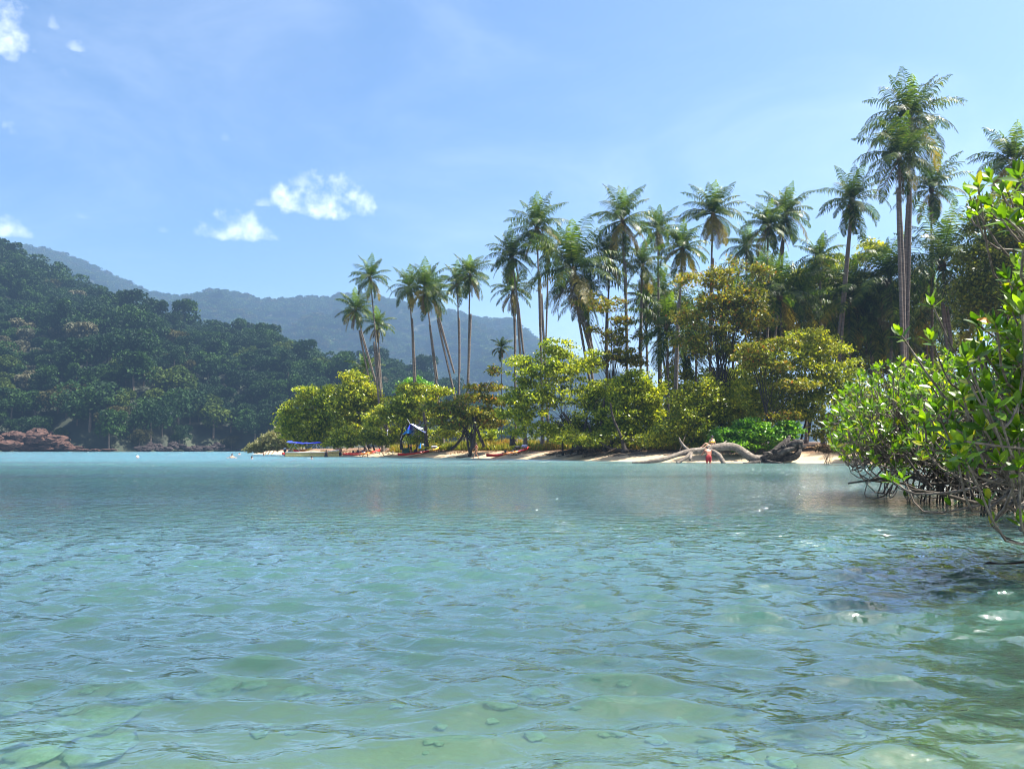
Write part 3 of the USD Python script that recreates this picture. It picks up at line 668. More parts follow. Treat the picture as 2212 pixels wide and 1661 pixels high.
def palm(label, crown, base, Y, r, bend=None, nf=24, seed=0, style='tall', group=None, rb=.17):
    """crown, base: where the crown's heart and the trunk's foot show in the photograph; r: the crown's radius there."""
    rng = np.random.default_rng(1000 + seed)
    top = at(crown[0], crown[1], Y)
    bx = xat(base[0], Y)
    g = float(ground([bx], [Y])[0]) - .15
    foot = np.array([bx, Y, g])
    t = thing('coconut_palm', label, 'palm tree', foot, group=group)
    pts = [foot]
    for b in bend or []:
        pts.append(at(b[0], b[1], Y))
    pts.append(top)
    pts = np.array(pts)
    if not bend:
        mid = foot * .5 + top * .5 + [(foot[0] - top[0]) * .12, 0, 0]
        pts = np.array([foot, mid, top])
    path = spline(pts, 26)
    rad = np.linspace(1.0, .62, 26) * rb; rad[0] *= 1.9; rad[1] *= 1.35
    obj('trunk', tube(path - foot, rad, 9, .10, seed), M['palm_bark'], t, smooth=True)
    R = 1.19 * r * Y / FP
    L = R * 1.16
    c0 = top - foot
    # the swollen heart of leaf bases
    hv = trimesh.creation.icosphere(2).vertices * [.20, .20, .34] * (R / 3.0) + c0 - [0, 0, .08]
    obj('leaf_base', (hv, trimesh.creation.icosphere(2).faces), M['palm_dead'], t, smooth=True)
    nf = int(nf * 1.25)
    for k in range(nf):
        q = k / (nf - 1)                                   # 0 young and upright, 1 old and hanging
        az = k * 2.39996 + rng.uniform(-.3, .3)
        e0 = np.interp(q, [0, .15, .45, .8, 1], [1.52, 1.25, .72, -.1, -1.0]) + rng.uniform(-.16, .16)
        droop = np.interp(q, [0, .2, .6, 1], [.30, 1.05, 1.65, .60]) * rng.uniform(.75, 1.25)
        ln = L * np.interp(q, [0, .12, .4, 1], [.80, 1.0, 1.08, .95]) * rng.uniform(.85, 1.1)
        m = 'palm_young' if q < .1 else 'palm' if q < .82 or rng.random() < .68 else 'palm_yellow'
        f = frond(rng, ln, e0, az, droop, .078 * (R / 3.0) ** .5)
        f.apply_translation(c0)
        obj('frond', f, M[m], t)
    for k in range(int(rng.integers(1, 3)) + (4 if style == 'skirt' else 0)):
        f = frond(rng, L * rng.uniform(.6, .9), rng.uniform(-1.5, -.8), rng.uniform(0, 6.28), .25, .05, True, 24)
        f.apply_translation(c0 - [0, 0, .25])
        obj('dead_frond', f, M['palm_dead' if style != 'green_skirt' else 'palm'], t)
    if style in ('tall', 'nuts') and seed % 2 == 0:
        for k in range(6):
            a = rng.uniform(0, 6.28)
            q = ico2.vertices * .13 + c0 + [.3 * math.cos(a), .3 * math.sin(a), -.35 - .2 * rng.random()]
            obj('coconut', (q, ico2.faces), M['palm_yellow' if k % 2 else 'palm_dead'], t, smooth=True)
    return t


G1, G2, G3 = 'palms over the left end of the beach', 'palms over the middle of the beach', 'palms on the right'
PALMS = [
    # label, crown, foot, depth, radius, bend, fronds, group
    ('tallest palm of the leftmost trio, straight thin trunk above the lime green tree', (800, 602), (829, 968), 114, 40, [(808, 740), (823, 855)], 22, G1),
    ('leftmost palm, its trunk curving left out over the dark bushy tree', (768, 670), (832, 966), 118, 36, [(777, 720), (800, 790), (822, 860)], 22, G1),
    ('shorter palm close on the right of the leftmost trio of trunks', (815, 702), (834, 966), 121, 31, [(818, 765), (826, 860)], 18, G1),
    ('palm with straight trunk, left of the fullest palm of the left end', (884, 622), (900, 964), 112, 38, [(890, 690), (898, 832)], 20, G1),
    ('fullest palm of the left end, trunk bowing gently to the right', (918, 622), (960, 962), 106, 50, [(928, 700), (945, 820)], 27, G1),
    ('palm whose trunk leans hard to the right, sharing its crown with the fullest palm', (936, 640), (1010, 962), 110, 42, [(945, 690), (982, 808)], 20, G1),
    ('palm with straight trunk behind the right hand pair of the left end', (988, 612), (992, 962), 116, 36, [(992, 690), (993, 805)], 20, G1),
    ('right hand palm of the left end, standing clear with a slightly bowed trunk', (1015, 597), (1004, 962), 104, 44, [(1017, 680), (1011, 830)], 24, G1),
    ('left palm of the middle group with bushy crown and trunk leaning right', (1106, 556), (1136, 964), 92, 50, [(1118, 660), (1131, 765)], 24, G2),
    ('smaller palm with browned crown under the left palm of the middle group', (1108, 628), (1114, 964), 98, 40, [(1112, 690), (1113, 760)], 20, G2),
    ('tall palm with ragged crown whose trunk crosses a second trunk', (1160, 494), (1172, 964), 90, 60, [(1166, 600), (1168, 750)], 26, G2),
    ('hidden palm just behind the ragged tall one, its trunk crossing in front', (1185, 545), (1186, 964), 94, 40, [(1170, 640), (1178, 750)], 16, G2),
    ('largest palm of the middle group, huge crown with hanging skirt', (1238, 585), (1300, 966), 82, 92, [(1246, 660), (1268, 735), (1282, 780)], 32, G2),
    ('second trunk beside the largest middle palm, crown buried in its skirt', (1262, 640), (1296, 966), 85, 56, [(1268, 700), (1284, 780)], 18, G2),
    ('tall palm crowning the middle group right of the largest one', (1345, 478), (1356, 966), 84, 64, [(1351, 570), (1355, 770)], 26, G2),
    ('palm with yellowed and brown hanging fronds left of the tallest middle palm', (1318, 560), (1308, 966), 86, 54, [(1312, 650), (1308, 770)], 22, G2),
    ('palm with slim dark trunk and small crown right of the middle pair', (1421, 498), (1424, 966), 92, 44, [(1422, 580), (1423, 720)], 20, G2),
    ('palm behind the middle pair with drooping crown', (1388, 572), (1380, 966), 88, 50, [(1386, 650), (1381, 770)], 22, G2),
    ('low palm between the thin trunks of the middle group', (1391, 648), (1402, 966), 93, 42, [(1396, 720)], 20, G2),
    ('palm with long pale S curved trunk reaching down to the yellow green bushes', (1474, 537), (1456, 962), 74, 50, [(1466, 650), (1460, 780), (1456, 890)], 24, G2),
    ('tall palm standing alone over the brown leaved almond tree', (1540, 463), (1528, 962), 80, 58, [(1540, 560), (1531, 780)], 26, G2),
    ('small palm with its trunk left of the twin palms', (1612, 532), (1606, 962), 92, 44, [(1612, 620)], 20, G3),
    ('left of the twin palms, trunk bowing a little left', (1660, 490), (1640, 962), 84, 50, [(1668, 560), (1655, 660)], 24, G3),
    ('right of the twin palms, the higher of the two', (1698, 462), (1650, 962), 86, 52, [(1692, 530), (1672, 640)], 24, G3),
    ('slender palm leaning right with round open crown, left of the tallest palms', (1840, 435), (1796, 962), 76, 62, [(1838, 480), (1826, 590), (1812, 720)], 24, G3),
    ('tallest palm of all, towering at the right with dark ragged crown', (1966, 262), (1951, 960), 71, 88, [(1966, 420), (1953, 580), (1951, 780)], 30, G3),
    ('palm with yellow green crown whose trunk joins the tallest palm in a V', (1942, 342), (1954, 960), 68, 72, [(1940, 420), (1951, 580), (1954, 780)], 26, G3),
    ('palm right of the V shaped pair with drooping dark crown', (2012, 410), (2010, 960), 78, 64, [(2014, 520), (2012, 640)], 24, G3),
    ('short wide palm with upright fronds in front of the dark trees', (2035, 572), (2068, 960), 74, 104, [(2036, 660), (2056, 745)], 26, G3),
    ('broad low palm with arching fronds left of the tall grey trunk', (1918, 612), (1915, 960), 77, 100, [(1926, 700)], 26, G3),
    ('low palm with feathery crown above the bushes right of the twin palms', (1770, 560), (1776, 960), 88, 48, [(1772, 640)], 20, G3),
    ('dark low palm with hanging fronds above the big bush', (1684, 640), (1690, 960), 78, 84, [(1688, 720)], 26, G3),
    ('low palm with glossy fronds left of the broad low palm', (1832, 645), (1838, 960), 79, 80, [(1834, 720)], 24, G3),
    ('dark short palm between the pale trunks left of the almond tree', (1440, 705), (1444, 960), 78, 72, [(1442, 780)], 24, G2),
    ('short dark palm just left of the brown leaved almond tree', (1505, 700), (1502, 960), 82, 60, [(1504, 780)], 20, G2),
    ('half hidden palm behind the brown leaved almond tree', (1585, 640), (1580, 960), 90, 52, [(1584, 720)], 20, G3),
    ('palm cut by the right edge behind the mangrove leaves', (2190, 352), (2196, 960), 62, 70, [(2192, 500)], 24, G3),
    ('dark low palm between the tall grey trunk and the right edge', (2110, 655), (2130, 960), 76, 84, [(2116, 760)], 22, G3),
    ('dark palm filling the gap between the twin palms and the big dark tree', (1640, 600), (1646, 960), 96, 62, [(1642, 700)], 22, G3),
    ('dark palm below the slender leaning one, over the big bush', (1735, 650), (1740, 960), 90, 76, [(1738, 740)], 24, G3),
    ('wide dark palm just left of the tall grey trunk, fronds brushing it', (1880, 690), (1884, 960), 80, 92, [(1882, 780)], 26, G3),
    ('dark palm right of the tall grey trunk at half its height', (2000, 665), (2004, 960), 82, 88, [(2002, 760)], 26, G3),
    ('shaggy dark palm near the right edge below the cut off palm', (2150, 560), (2156, 960), 72, 90, [(2152, 680)], 26, G3),
    ('dark palm behind the S curved trunk', (1425, 640), (1428, 960), 96, 54, [(1427, 740)], 22, G2),
    ('low feathery palm under the tallest pair', (1945, 735), (1948, 960), 86, 84, [(1946, 800)], 24, G3),
    ('small dark palm left of the sea almond crown', (1478, 760), (1480, 960), 86, 56, [(1479, 820)], 20, G2),
    ('tiny palm sapling standing before the hazy mountain', (1083, 752), (1084, 962), 98, 21, [(1083, 800)], 12, None),
    ('low palm behind the dark bushy tree under the leftmost trio', (787, 800), (790, 962), 124, 34, [(788, 840)], 14, None),
]
for k, (lab, crown, base, Yp, r, bend, nf, grp) in enumerate(PALMS):
    small = r < 25
    palm(lab, crown, base, Yp, r, bend, nf, k, 'skirt' if 'skirt' in lab or 'brown' in lab else 'tall', grp, .06 if small else .145 * (1.15 if Yp < 72 else 1))


# ------------------------------------------------------------------ broadleaf trees and bushes
def tree(name, label, cat, Y, base, lobes, leaf, n, mat_, size=.24, bark_='bark', trunks=1, r0=.16, flat=.45, depth=1.0, clump=.6, group=None, seed=0, per=26, up=.9, limbs=12, gap=.34, spread=.5):
    gap = gap + .06
    """base: the foot's (x, y) or None; lobes: (x, y, rx, ry[, dY]) as they show in the photograph. Crowns fill each lobe with sprays of leaves, limbs lead to the sprays."""
    rng = np.random.default_rng(2000 + seed)
    n = int(n * 1.7); size = size * 1.4; r0 = r0 * .8
    bx = xat(base[0], Y); foot = np.array([bx, Y, float(ground([bx], [Y])[0]) - .12])
    t = thing(name, label, cat, foot, group=group)
    area = np.array([l[2] * l[3] for l in lobes], float); area /= area.sum()
    cs = []
    for l, a in zip(lobes, area):
        Yl = Y + (l[4] if len(l) > 4 else 0)
        c = at(l[0], l[1], Yl); rx, rz = l[2] * Yl / FP, l[3] * Yl / FP
        m = max(3, int(n * a / per))
        d = norm(rng.normal(size=(m, 3))) * rng.uniform(.12, 1.0, (m, 1)) ** .42
        q = c + d * [rx, rx * depth * .7, rz]
        q = q[meshkit.noise(q * (1.1 / clump) * .55, seed + 3) > gap]
        q = q[q[:, 2] > ground(q[:, 0], q[:, 1]) + .1]
        cs.append(q)
    cs = np.vstack(cs)
    pts = (cs[:, None] + rng.normal(size=(len(cs), per, 3)) * np.array([clump, clump, clump * flat]) * .46).reshape(-1, 3)
    obj('crown', diamonds(pts - foot, size, size * .5, rng, up * .6), M[mat_], t, kind='stuff')
    mb = MB()
    pick = cs[rng.permutation(len(cs))[:limbs * 2]]
    feet = [foot + np.array([rng.uniform(-spread, spread), rng.uniform(-spread, spread), 0]) * (trunks > 1) for _ in range(trunks)]
    for k, ft in enumerate(feet):
        mine = pick[k::trunks]
        if not len(mine):
            continue
        top = mine.mean(0) * .8 + pick.mean(0) * .2
        fork = ft + (top - ft) * .55 + rng.normal(size=3) * [.25, .25, 0]
        obj('trunk', tube(spline([ft - foot, (ft * .55 + fork * .45) - foot + rng.normal(size=3) * [.12, .12, 0], fork - foot], 9), [r0 * 1.4, r0, r0 * .7], 7, .15, seed), M[bark_], t, smooth=True)
        for q in mine:
            s0 = rng.uniform(.55, 1)
            a = ft + (fork - ft) * s0
            mid = a * .5 + q * .5 + [0, 0, .12 * np.linalg.norm(q - a)]
            mb.add(*tube(spline([a - foot, mid - foot, q - foot], 6), [r0 * .34, r0 * .18, .010], 5))
    if mb.n:
        obj('branches', mb.mesh(), M[bark_], t, smooth=True)
    return t, foot


B = 'bushes behind the beach'
tree('shrub', 'grey green feathery shrub at the very tip of the sand spit', 'shrub', 146, (590, 976), [(585, 955, 34, 20), (610, 945, 30, 24), (560, 965, 26, 12), (630, 958, 24, 22), (545, 970, 16, 8)], None, 5200, 'leaf_grey', .34, trunks=4, r0=.06, clump=.7, seed=1, gap=.25, spread=1.5)
tree('beach_tree', 'lime green tree leaning left over the blue canopied boat', 'tree', 121, (884, 970), [(690, 862, 44, 20), (650, 880, 34, 20), (735, 850, 40, 20), (625, 915, 26, 26), (670, 915, 46, 30), (730, 900, 50, 44), (640, 945, 30, 20), (700, 945, 44, 18), (665, 842, 26, 7), (622, 890, 20, 8)], None, 13500, 'leaf_bright', .34, trunks=1, r0=.30, clump=1.1, flat=.28, seed=2, bark_='bark_dark', gap=.24, limbs=9)
tree('beach_tree', 'dark green bushy tree right of the lime green one, below the leftmost palms', 'tree', 117, (818, 968), [(775, 850, 44, 36), (740, 880, 34, 40), (800, 880, 36, 44), (770, 920, 50, 36), (815, 935, 36, 26), (760, 815, 24, 14)], None, 11500, 'leaf_olive', .32, trunks=3, r0=.12, clump=.9, seed=3, bark_='bark_dark', gap=.26, spread=1.6)
tree('round_tree', 'rounded green tree far behind the left almond tree', 'tree', 150, (904, 965), [(900, 838, 40, 22), (880, 856, 28, 20), (930, 850, 28, 20)], None, 3800, 'leaf_deep', .4, r0=.2, clump=.9, seed=4)
tree('sea_almond_tree', 'sea almond with flat layers of yellowing leaves above the red and yellow kayak', 'tree', 103, (868, 962), [(850, 885, 50, 14), (890, 865, 54, 13), (850, 905, 50, 14), (820, 905, 40, 18), (915, 893, 56, 14), (935, 845, 44, 9), (890, 838, 40, 8)], None, 8600, 'leaf_olive', .30, trunks=3, r0=.13, clump=.8, flat=.45, seed=5, bark_='bark_dark', gap=.3, spread=2.2)
tree('sea_almond_tree', 'sea almond with spreading russet branches behind the woman in the red bikini', 'tree', 93, (1020, 966), [(1010, 860, 56, 10), (960, 880, 60, 14), (1050, 838, 44, 8), (1030, 890, 60, 16), (980, 912, 62, 14), (1060, 905, 44, 20), (1070, 800, 18, 9), (1080, 865, 36, 12)], None, 7600, 'leaf_almond', .27, trunks=2, r0=.17, clump=.7, flat=.4, seed=6, bark_='bark_dark', gap=.3, spread=.6, limbs=14)
tree('beach_tree', 'big airy bright green tree with many thin trunks at the middle of the beach', 'tree', 77, (1245, 970), [(1190, 790, 60, 34), (1130, 800, 40, 34), (1255, 780, 56, 30), (1150, 850, 62, 34), (1230, 850, 70, 44), (1110, 880, 44, 30), (1170, 905, 60, 28), (1270, 900, 56, 30), (1310, 850, 44, 40), (1200, 745, 36, 16), (1230, 760, 40, 14), (1120, 930, 30, 16), (1180, 938, 34, 14), (1240, 930, 50, 22), (1290, 930, 40, 18), (1320, 880, 30, 30)], None, 17000, 'leaf_bright', .235, trunks=6, r0=.11, clump=.62, seed=7, bark_='bark_dark', gap=.33, spread=1.5, limbs=16)
tree('beach_tree', 'rounded yellow green tree leaning right of the airy many trunked one', 'tree', 74, (1345, 968), [(1375, 820, 42, 22), (1355, 850, 46, 28), (1400, 860, 32, 40), (1340, 895, 50, 26), (1405, 900, 28, 30), (1375, 930, 36, 20), (1420, 835, 16, 12), (1340, 930, 40, 20), (1410, 935, 30, 20)], None, 10500, 'leaf_bright', .23, trunks=3, r0=.12, clump=.6, seed=8, bark_='bark_dark', gap=.28, spread=.9)
tree('sea_almond_tree', 'thin sea almond with pinkish brown flat sprays above the airy green tree', 'tree', 80, (1318, 966), [(1300, 657, 56, 16), (1350, 692, 36, 10), (1310, 714, 46, 13), (1262, 642, 30, 12), (1330, 768, 56, 18), (1372, 780, 40, 15), (1280, 778, 44, 16), (1385, 722, 22, 8), (1330, 735, 26, 14)], None, 3900, 'leaf_almond', .235, trunks=1, r0=.12, clump=.55, flat=.5, seed=9, gap=.36, limbs=22)
tree('sea_almond_tree', 'tall sea almond with dark brown and gold layers left of the twin palms', 'tree', 70, (1560, 964), [(1500, 607, 44, 15), (1560, 602, 50, 24), (1600, 640, 60, 30), (1540, 655, 60, 24), (1495, 685, 52, 20), (1570, 700, 70, 32), (1630, 690, 50, 32), (1540, 745, 66, 26), (1610, 760, 64, 32), (1470, 735, 30, 14), (1640, 590, 34, 20), (1580, 568, 26, 12)], None, 12500, 'leaf_almond', .215, trunks=2, r0=.17, clump=.6, flat=.6, seed=10, bark_='bark_dark', gap=.36, limbs=20, spread=.5)
tree('shrub', 'yellow green thicket between the rounded tree and the big bush', 'shrub', 69, (1510, 966), [(1480, 870, 36, 34), (1520, 845, 40, 30), (1500, 910, 60, 40), (1560, 880, 50, 40), (1450, 930, 46, 26), (1530, 945, 60, 22), (1420, 945, 30, 18), (1590, 850, 40, 26)], None, 12500, 'leaf_olive', .19, trunks=6, r0=.05, clump=.6, seed=11, bark_='bark', gap=.24, spread=2.2)
tree('shrub', 'big bush of green and russet leaves behind the root end of the driftwood', 'shrub', 66, (1690, 966), [(1740, 735, 56, 26), (1690, 770, 60, 36), (1780, 760, 50, 36), (1640, 800, 50, 36), (1740, 810, 70, 44), (1820, 810, 44, 44), (1640, 860, 50, 40), (1700, 870, 60, 44), (1780, 880, 60, 44), (1620, 770, 36, 20), (1850, 860, 36, 50), (1800, 930, 50, 24)], None, 19000, 'leaf_olive', .19, trunks=5, r0=.10, clump=.62, seed=12, bark_='bark_dark', gap=.24, spread=2.5)
tree('sea_almond_tree', 'russet leaved almond boughs spreading over the big bush', 'tree', 63.5, (1665, 964), [(1640, 750, 50, 9), (1690, 740, 40, 9), (1655, 790, 60, 12), (1720, 830, 50, 12), (1690, 900, 44, 12), (1620, 770, 40, 9)], None, 3600, 'leaf_almond', .20, trunks=1, r0=.10, clump=.5, flat=.4, seed=13, bark_='bark_dark', gap=.3)
tree('shrub', 'deep green glossy low shrub behind the bathers and the driftwood', 'shrub', 63, (1620, 968), [(1570, 945, 36, 22), (1620, 930, 46, 26), (1670, 945, 44, 26), (1600, 960, 50, 14), (1700, 930, 30, 24), (1550, 960, 26, 12)], None, 6500, 'leaf_deep', .21, trunks=5, r0=.04, clump=.45, seed=14, gap=.22, spread=1.6)
tree('beach_tree', 'dense dark tree behind the palms above the big bush', 'tree', 98, (1740, 960), [(1700, 640, 70, 44), (1780, 620, 70, 40), (1840, 640, 70, 50), (1740, 700, 90, 60), (1830, 720, 80, 60), (1650, 700, 50, 50)], None, 11000, 'leaf_dark', .42, r0=.26, clump=1.0, seed=15, bark_='bark_dark', gap=.22)
tree('beach_tree', 'dense dark tree behind the tall grey palm trunk', 'tree', 96, (1960, 960), [(1900, 640, 70, 50), (1980, 640, 70, 50), (1930, 720, 90, 60), (2020, 720, 80, 60), (1890, 780, 80, 50), (1980, 800, 90, 50)], None, 11000, 'leaf_dark', .42, r0=.26, clump=1.0, seed=16, bark_='bark_dark', gap=.22)
tree('beach_tree', 'tall dark brownish tree rising at the right edge behind the mangrove', 'tree', 58, (2200, 955), [(2140, 500, 60, 50), (2190, 450, 60, 50), (2120, 570, 60, 50), (2200, 540, 80, 60), (2160, 640, 80, 60), (2240, 640, 80, 70), (2100, 640, 50, 40), (2270, 420, 70, 70), (2120, 450, 30, 24)], None, 17000, 'leaf_dark', .22, r0=.24, clump=.7, seed=17, bark_='bark_dark', gap=.28)
tree('beach_tree', 'olive tree with loose top peeping between the leaning palm and the twin palms', 'tree', 92, (1800, 960), [(1790, 575, 36, 24), (1830, 560, 36, 22), (1880, 545, 40, 26), (1740, 600, 40, 20)], None, 3600, 'leaf_olive', .33, r0=.16, clump=.8, seed=18, gap=.3)
tree('beach_tree', 'sparse grey green tree standing among the thin middle trunks', 'tree', 100, (1440, 962), [(1440, 650, 44, 26), (1420, 690, 36, 26), (1470, 680, 34, 24)], None, 2300, 'leaf_grey', .32, r0=.12, clump=.8, seed=19, gap=.38)
tree('shrub', 'dark undergrowth between the trunks left of the big bush', 'shrub', 84, (1460, 962), [(1420, 880, 60, 50), (1480, 830, 60, 44), (1560, 840, 70, 50), (1500, 900, 90, 40)], None, 6500, 'leaf_olive', .28, trunks=5, r0=.06, clump=.8, seed=20, gap=.24, spread=4)
tree('shrub', 'leafy undergrowth at the foot of the left almond trees', 'shrub', 106, (800, 966), [(745, 945, 26, 22), (775, 955, 22, 12), (800, 940, 30, 22), (840, 955, 22, 10), (858, 938, 20, 18), (720, 955, 20, 12)], None, 3600, 'leaf_olive', .3, trunks=4, r0=.05, clump=.7, seed=21, gap=.3, spread=3)
tree('shrub', 'shady shrub behind the mangrove at the right end of the sand', 'shrub', 52, (1900, 962), [(1880, 900, 50, 50), (1950, 880, 60, 60), (2030, 880, 60, 70), (1900, 945, 60, 22), (2100, 900, 60, 60)], None, 9000, 'leaf_dark', .2, trunks=5, r0=.06, clump=.6, seed=22, gap=.2, spread=2.5)
tree('shrub', 'low yellow green shrubs under the airy tree and the rounded one', 'shrub', 73, (1290, 966), [(1230, 945, 40, 16), (1280, 950, 40, 14), (1330, 945, 40, 20), (1400, 950, 50, 16), (1450, 955, 40, 12)], None, 5200, 'leaf_olive', .18, trunks=6, r0=.03, clump=.5, seed=24, gap=.3, spread=3.5)
tree('shrub', 'yellow green shrub between the two left almond trees', 'shrub', 100, (950, 965), [(940, 940, 40, 18), (975, 930, 36, 22), (900, 950, 30, 10), (1050, 935, 30, 18)], None, 3600, 'leaf_bright', .26, trunks=5, r0=.04, clump=.6, seed=25, gap=.36, spread=3.5)
tree('shrub', 'bright young growth in front of the dark palms right of the S curved trunk', 'shrub', 71.5, (1600, 964), [(1560, 830, 50, 36), (1610, 850, 50, 40), (1650, 900, 60, 44), (1580, 900, 60, 40)], None, 7000, 'leaf_bright', .19, trunks=5, r0=.04, clump=.55, seed=26, gap=.34, spread=2.5)
tree('shrub', 'orange brown dead brush on the sand right of the root end', 'shrub', 55, (1790, 975), [(1785, 968, 22, 7), (1805, 966, 16, 8)], None, 900, 'litter', .16, trunks=3, r0=.03, clump=.3, seed=23, gap=.1)

# the leaning trunk of the lime green tree and other bare trunks at the beach's back edge
def limb_tree(label, pts, radii, Y, name='bare_trunk', m='bark_dark', sides=9, cat='tree trunk', rough=.18, seed=0, extra=()):
    w = np.array([at(p[0], p[1], Y) for p in pts]); foot = w[0].copy()
    t = thing(name, label, cat, foot)
    s = Y / FP
    obj('trunk', tube(spline(w - foot, 18), np.array(radii) * s * np.interp(np.linspace(0, 1, len(radii)), [0, .3], [.8, .62]), sides, rough, seed), M[m], t, smooth=True)
    for e, rr in extra:
        q = np.array([at(p[0], p[1], Y + (p[2] if len(p) > 2 else 0)) for p in e]) - foot
        obj('branch', tube(spline(q, 12), np.array(rr) * s * .7, 7, rough, seed + 1), M[m], t, smooth=True)
    return t


limb_tree('thick dark trunk leaning up to the left behind the beached red kayak', [(892, 976), (872, 962), (842, 930), (805, 903), (770, 890)], [9, 7, 5, 4, 2], 112, seed=1, extra=[([(862, 952), (872, 920), (878, 890)], [4, 3, 1.5])])
limb_tree('dark upright trunk left of the blue tarp', [(838, 966), (834, 940), (836, 905), (832, 880)], [5, 4, 4, 3], 108, seed=2)
limb_tree('forked dark trunk beside the green cooler', [(868, 972), (866, 950), (870, 925), (880, 905)], [5, 4, 3, 2], 103, seed=3, extra=[([(867, 950), (876, 935), (884, 915)], [3, 2, 1])])
limb_tree('stout dark trunk standing right of the blue tarp', [(922, 965), (920, 945), (919, 920), (915, 890)], [7, 6, 6, 4], 99, seed=4)
limb_tree('curving trunk leaning right at the left of the woman in the red bikini', [(974, 970), (985, 962), (1000, 940), (1006, 915), (1012, 895)], [5, 4.5, 4, 3.5, 2.5], 95, seed=5)
limb_tree('two dark trunks crossing in an A behind the woman in the red bikini', [(1022, 972), (1024, 950), (1026, 925), (1024, 890)], [8, 5, 4.5, 3], 91.5, seed=6, extra=[([(1046, 966), (1036, 942), (1029, 922)], [5, 4.5, 4])])
limb_tree('fat dark trunk with spreading roots under the airy green tree', [(1250, 972), (1246, 950), (1238, 925), (1215, 890)], [16, 9, 7, 4], 76, seed=7, extra=[([(1252, 955), (1262, 930), (1268, 900)], [6, 5, 3]), ([(1245, 968), (1275, 972), (1300, 980)], [5, 3, 2]), ([(1246, 968), (1225, 974), (1205, 976)], [5, 3, 1.5]), ([(1244, 950), (1226, 930), (1200, 910)], [4, 3, 2])])
limb_tree('thin trunks splaying out of one root right of the fat dark trunk', [(1306, 974), (1304, 950), (1300, 915), (1306, 860)], [7, 6, 6, 4], 75, seed=8, extra=[([(1310, 968), (1330, 950), (1345, 925), (1352, 890)], [4, 3.5, 3, 2]), ([(1300, 966), (1282, 945), (1270, 915)], [4, 3, 2])])
limb_tree('dark trunk with knuckled foot leaning left at the end of the shaded sand', [(1350, 978), (1346, 960), (1338, 935), (1325, 905), (1318, 870)], [12, 6, 5, 4, 3], 72, seed=9, extra=[([(1346, 972), (1318, 968), (1296, 955)], [5, 4, 2]), ([(1350, 972), (1375, 974), (1390, 968)], [4, 3, 1.5])])
limb_tree('pale curved snag rising from a black stump in the grass', [(1108, 962), (1106, 950), (1107, 938)], [9, 8, 5], 86, name='snag', m='bark_dark', cat='stump', seed=10)
limb_tree('pale arched dead branch bending right out of the black stump', [(1107, 944), (1112, 938), (1125, 926), (1138, 921)], [4, 3.5, 3, 2], 86, name='dead_branch', m='driftwood', cat='branch', seed=11)
limb_tree('long dark log lying on the sand left of the woman in the red bikini', [(985, 990), (1015, 987), (1055, 984), (1078, 984)], [4, 3.6, 3.2, 2], 92.5, name='beached_log', m='wet_log', cat='log', seed=12)
limb_tree('dark flat log on the shaded sand right of the orange red kayak', [(1192, 990), (1215, 986), (1240, 984), (1262, 986)], [5, 6, 5, 2], 79.5, name='beached_log', m='wet_log', cat='log', seed=13)
limb_tree('dark stick poking out of the water at the right edge', [(2102, 1224), (2120, 1222), (2138, 1216), (2165, 1219), (2230, 1212), (2300, 1196)], [1.5, 4, 6, 5, 6, 7], 7.35, name='sunken_stick', m='wet_log', cat='stick', sides=10, rough=.3, seed=14)

# ------------------------------------------------------------------ grass, ground cover and leaf litter
rng = np.random.default_rng(31)
dxs = rng.uniform(845, 1640, 26000); Yg = 0
Ys = np.interp(dxs, [845, 1000, 1180, 1350, 1500, 1640], [109, 99, 88, 77, 68, 66]) + rng.uniform(0, 1, len(dxs)) ** 1.5 * 17
xs = (dxs - CX) * Ys / FP
q = np.stack([xs, Ys, ground(xs, Ys)], 1)
ht = .35 + 1.15 * meshkit.fbm(np.stack([xs * .35, Ys * .35, 0 * xs], 1), 3, 4) * np.clip((Ys - np.interp(dxs, [845, 1000, 1180, 1350, 1500, 1640], [109, 99, 88, 77, 68, 66])) / 4 + .35, 0, 1)
okk = meshkit.noise(np.stack([xs * .5, Ys * .5, 0 * xs], 1), 12) > .25
q, ht = q[okk], ht[okk]
lean = rng.normal(size=(len(q), 3)) * [.28, .28, 0] + [0, 0, 1]
a = rng.uniform(0, 6.28, len(q)); w = np.stack([np.cos(a), np.sin(a), 0 * a], 1) * .06
tip = q + lean * ht[:, None] * rng.uniform(.7, 1.2, (len(q), 1)); mid = q * .5 + tip * .5 + [0, 0, .06]
v = np.stack([q - w * .6, q + w * .6, mid - w, mid + w, tip + [.05, 0, 0]], 1).reshape(-1, 3)
k = np.arange(len(q))[:, None] * 5
obj('tall_grass', (v, np.vstack([k + [0, 1, 3], k + [0, 3, 2], k + [2, 3, 4]])), M['grass'], kind='stuff', label='tall yellow green grass behind the beach under the trees', cat='grass')
dxs = rng.uniform(700, 2050, 16000)
Ysh = interp(SHORE, dxs)
Ys = Ysh + 2.0 + rng.uniform(0, 1, len(dxs)) ** .9 * 9
xs = (dxs - CX) * Ys / FP
dens = meshkit.fbm(np.stack([xs * .3, Ys * .3, 0 * xs], 1), 3, 6) + .055 * (Ys - Ysh - 6.5)
okk = dens > .47
xs, Ys = xs[okk], Ys[okk]
obj('leaf_litter', diamonds(np.stack([xs, Ys, ground(xs, Ys) + .04], 1), .26, .13, rng, 3.0), M['litter'], kind='stuff', label='brown fallen leaves and twigs strewn over the upper beach', cat='leaf litter')
mb = MB()
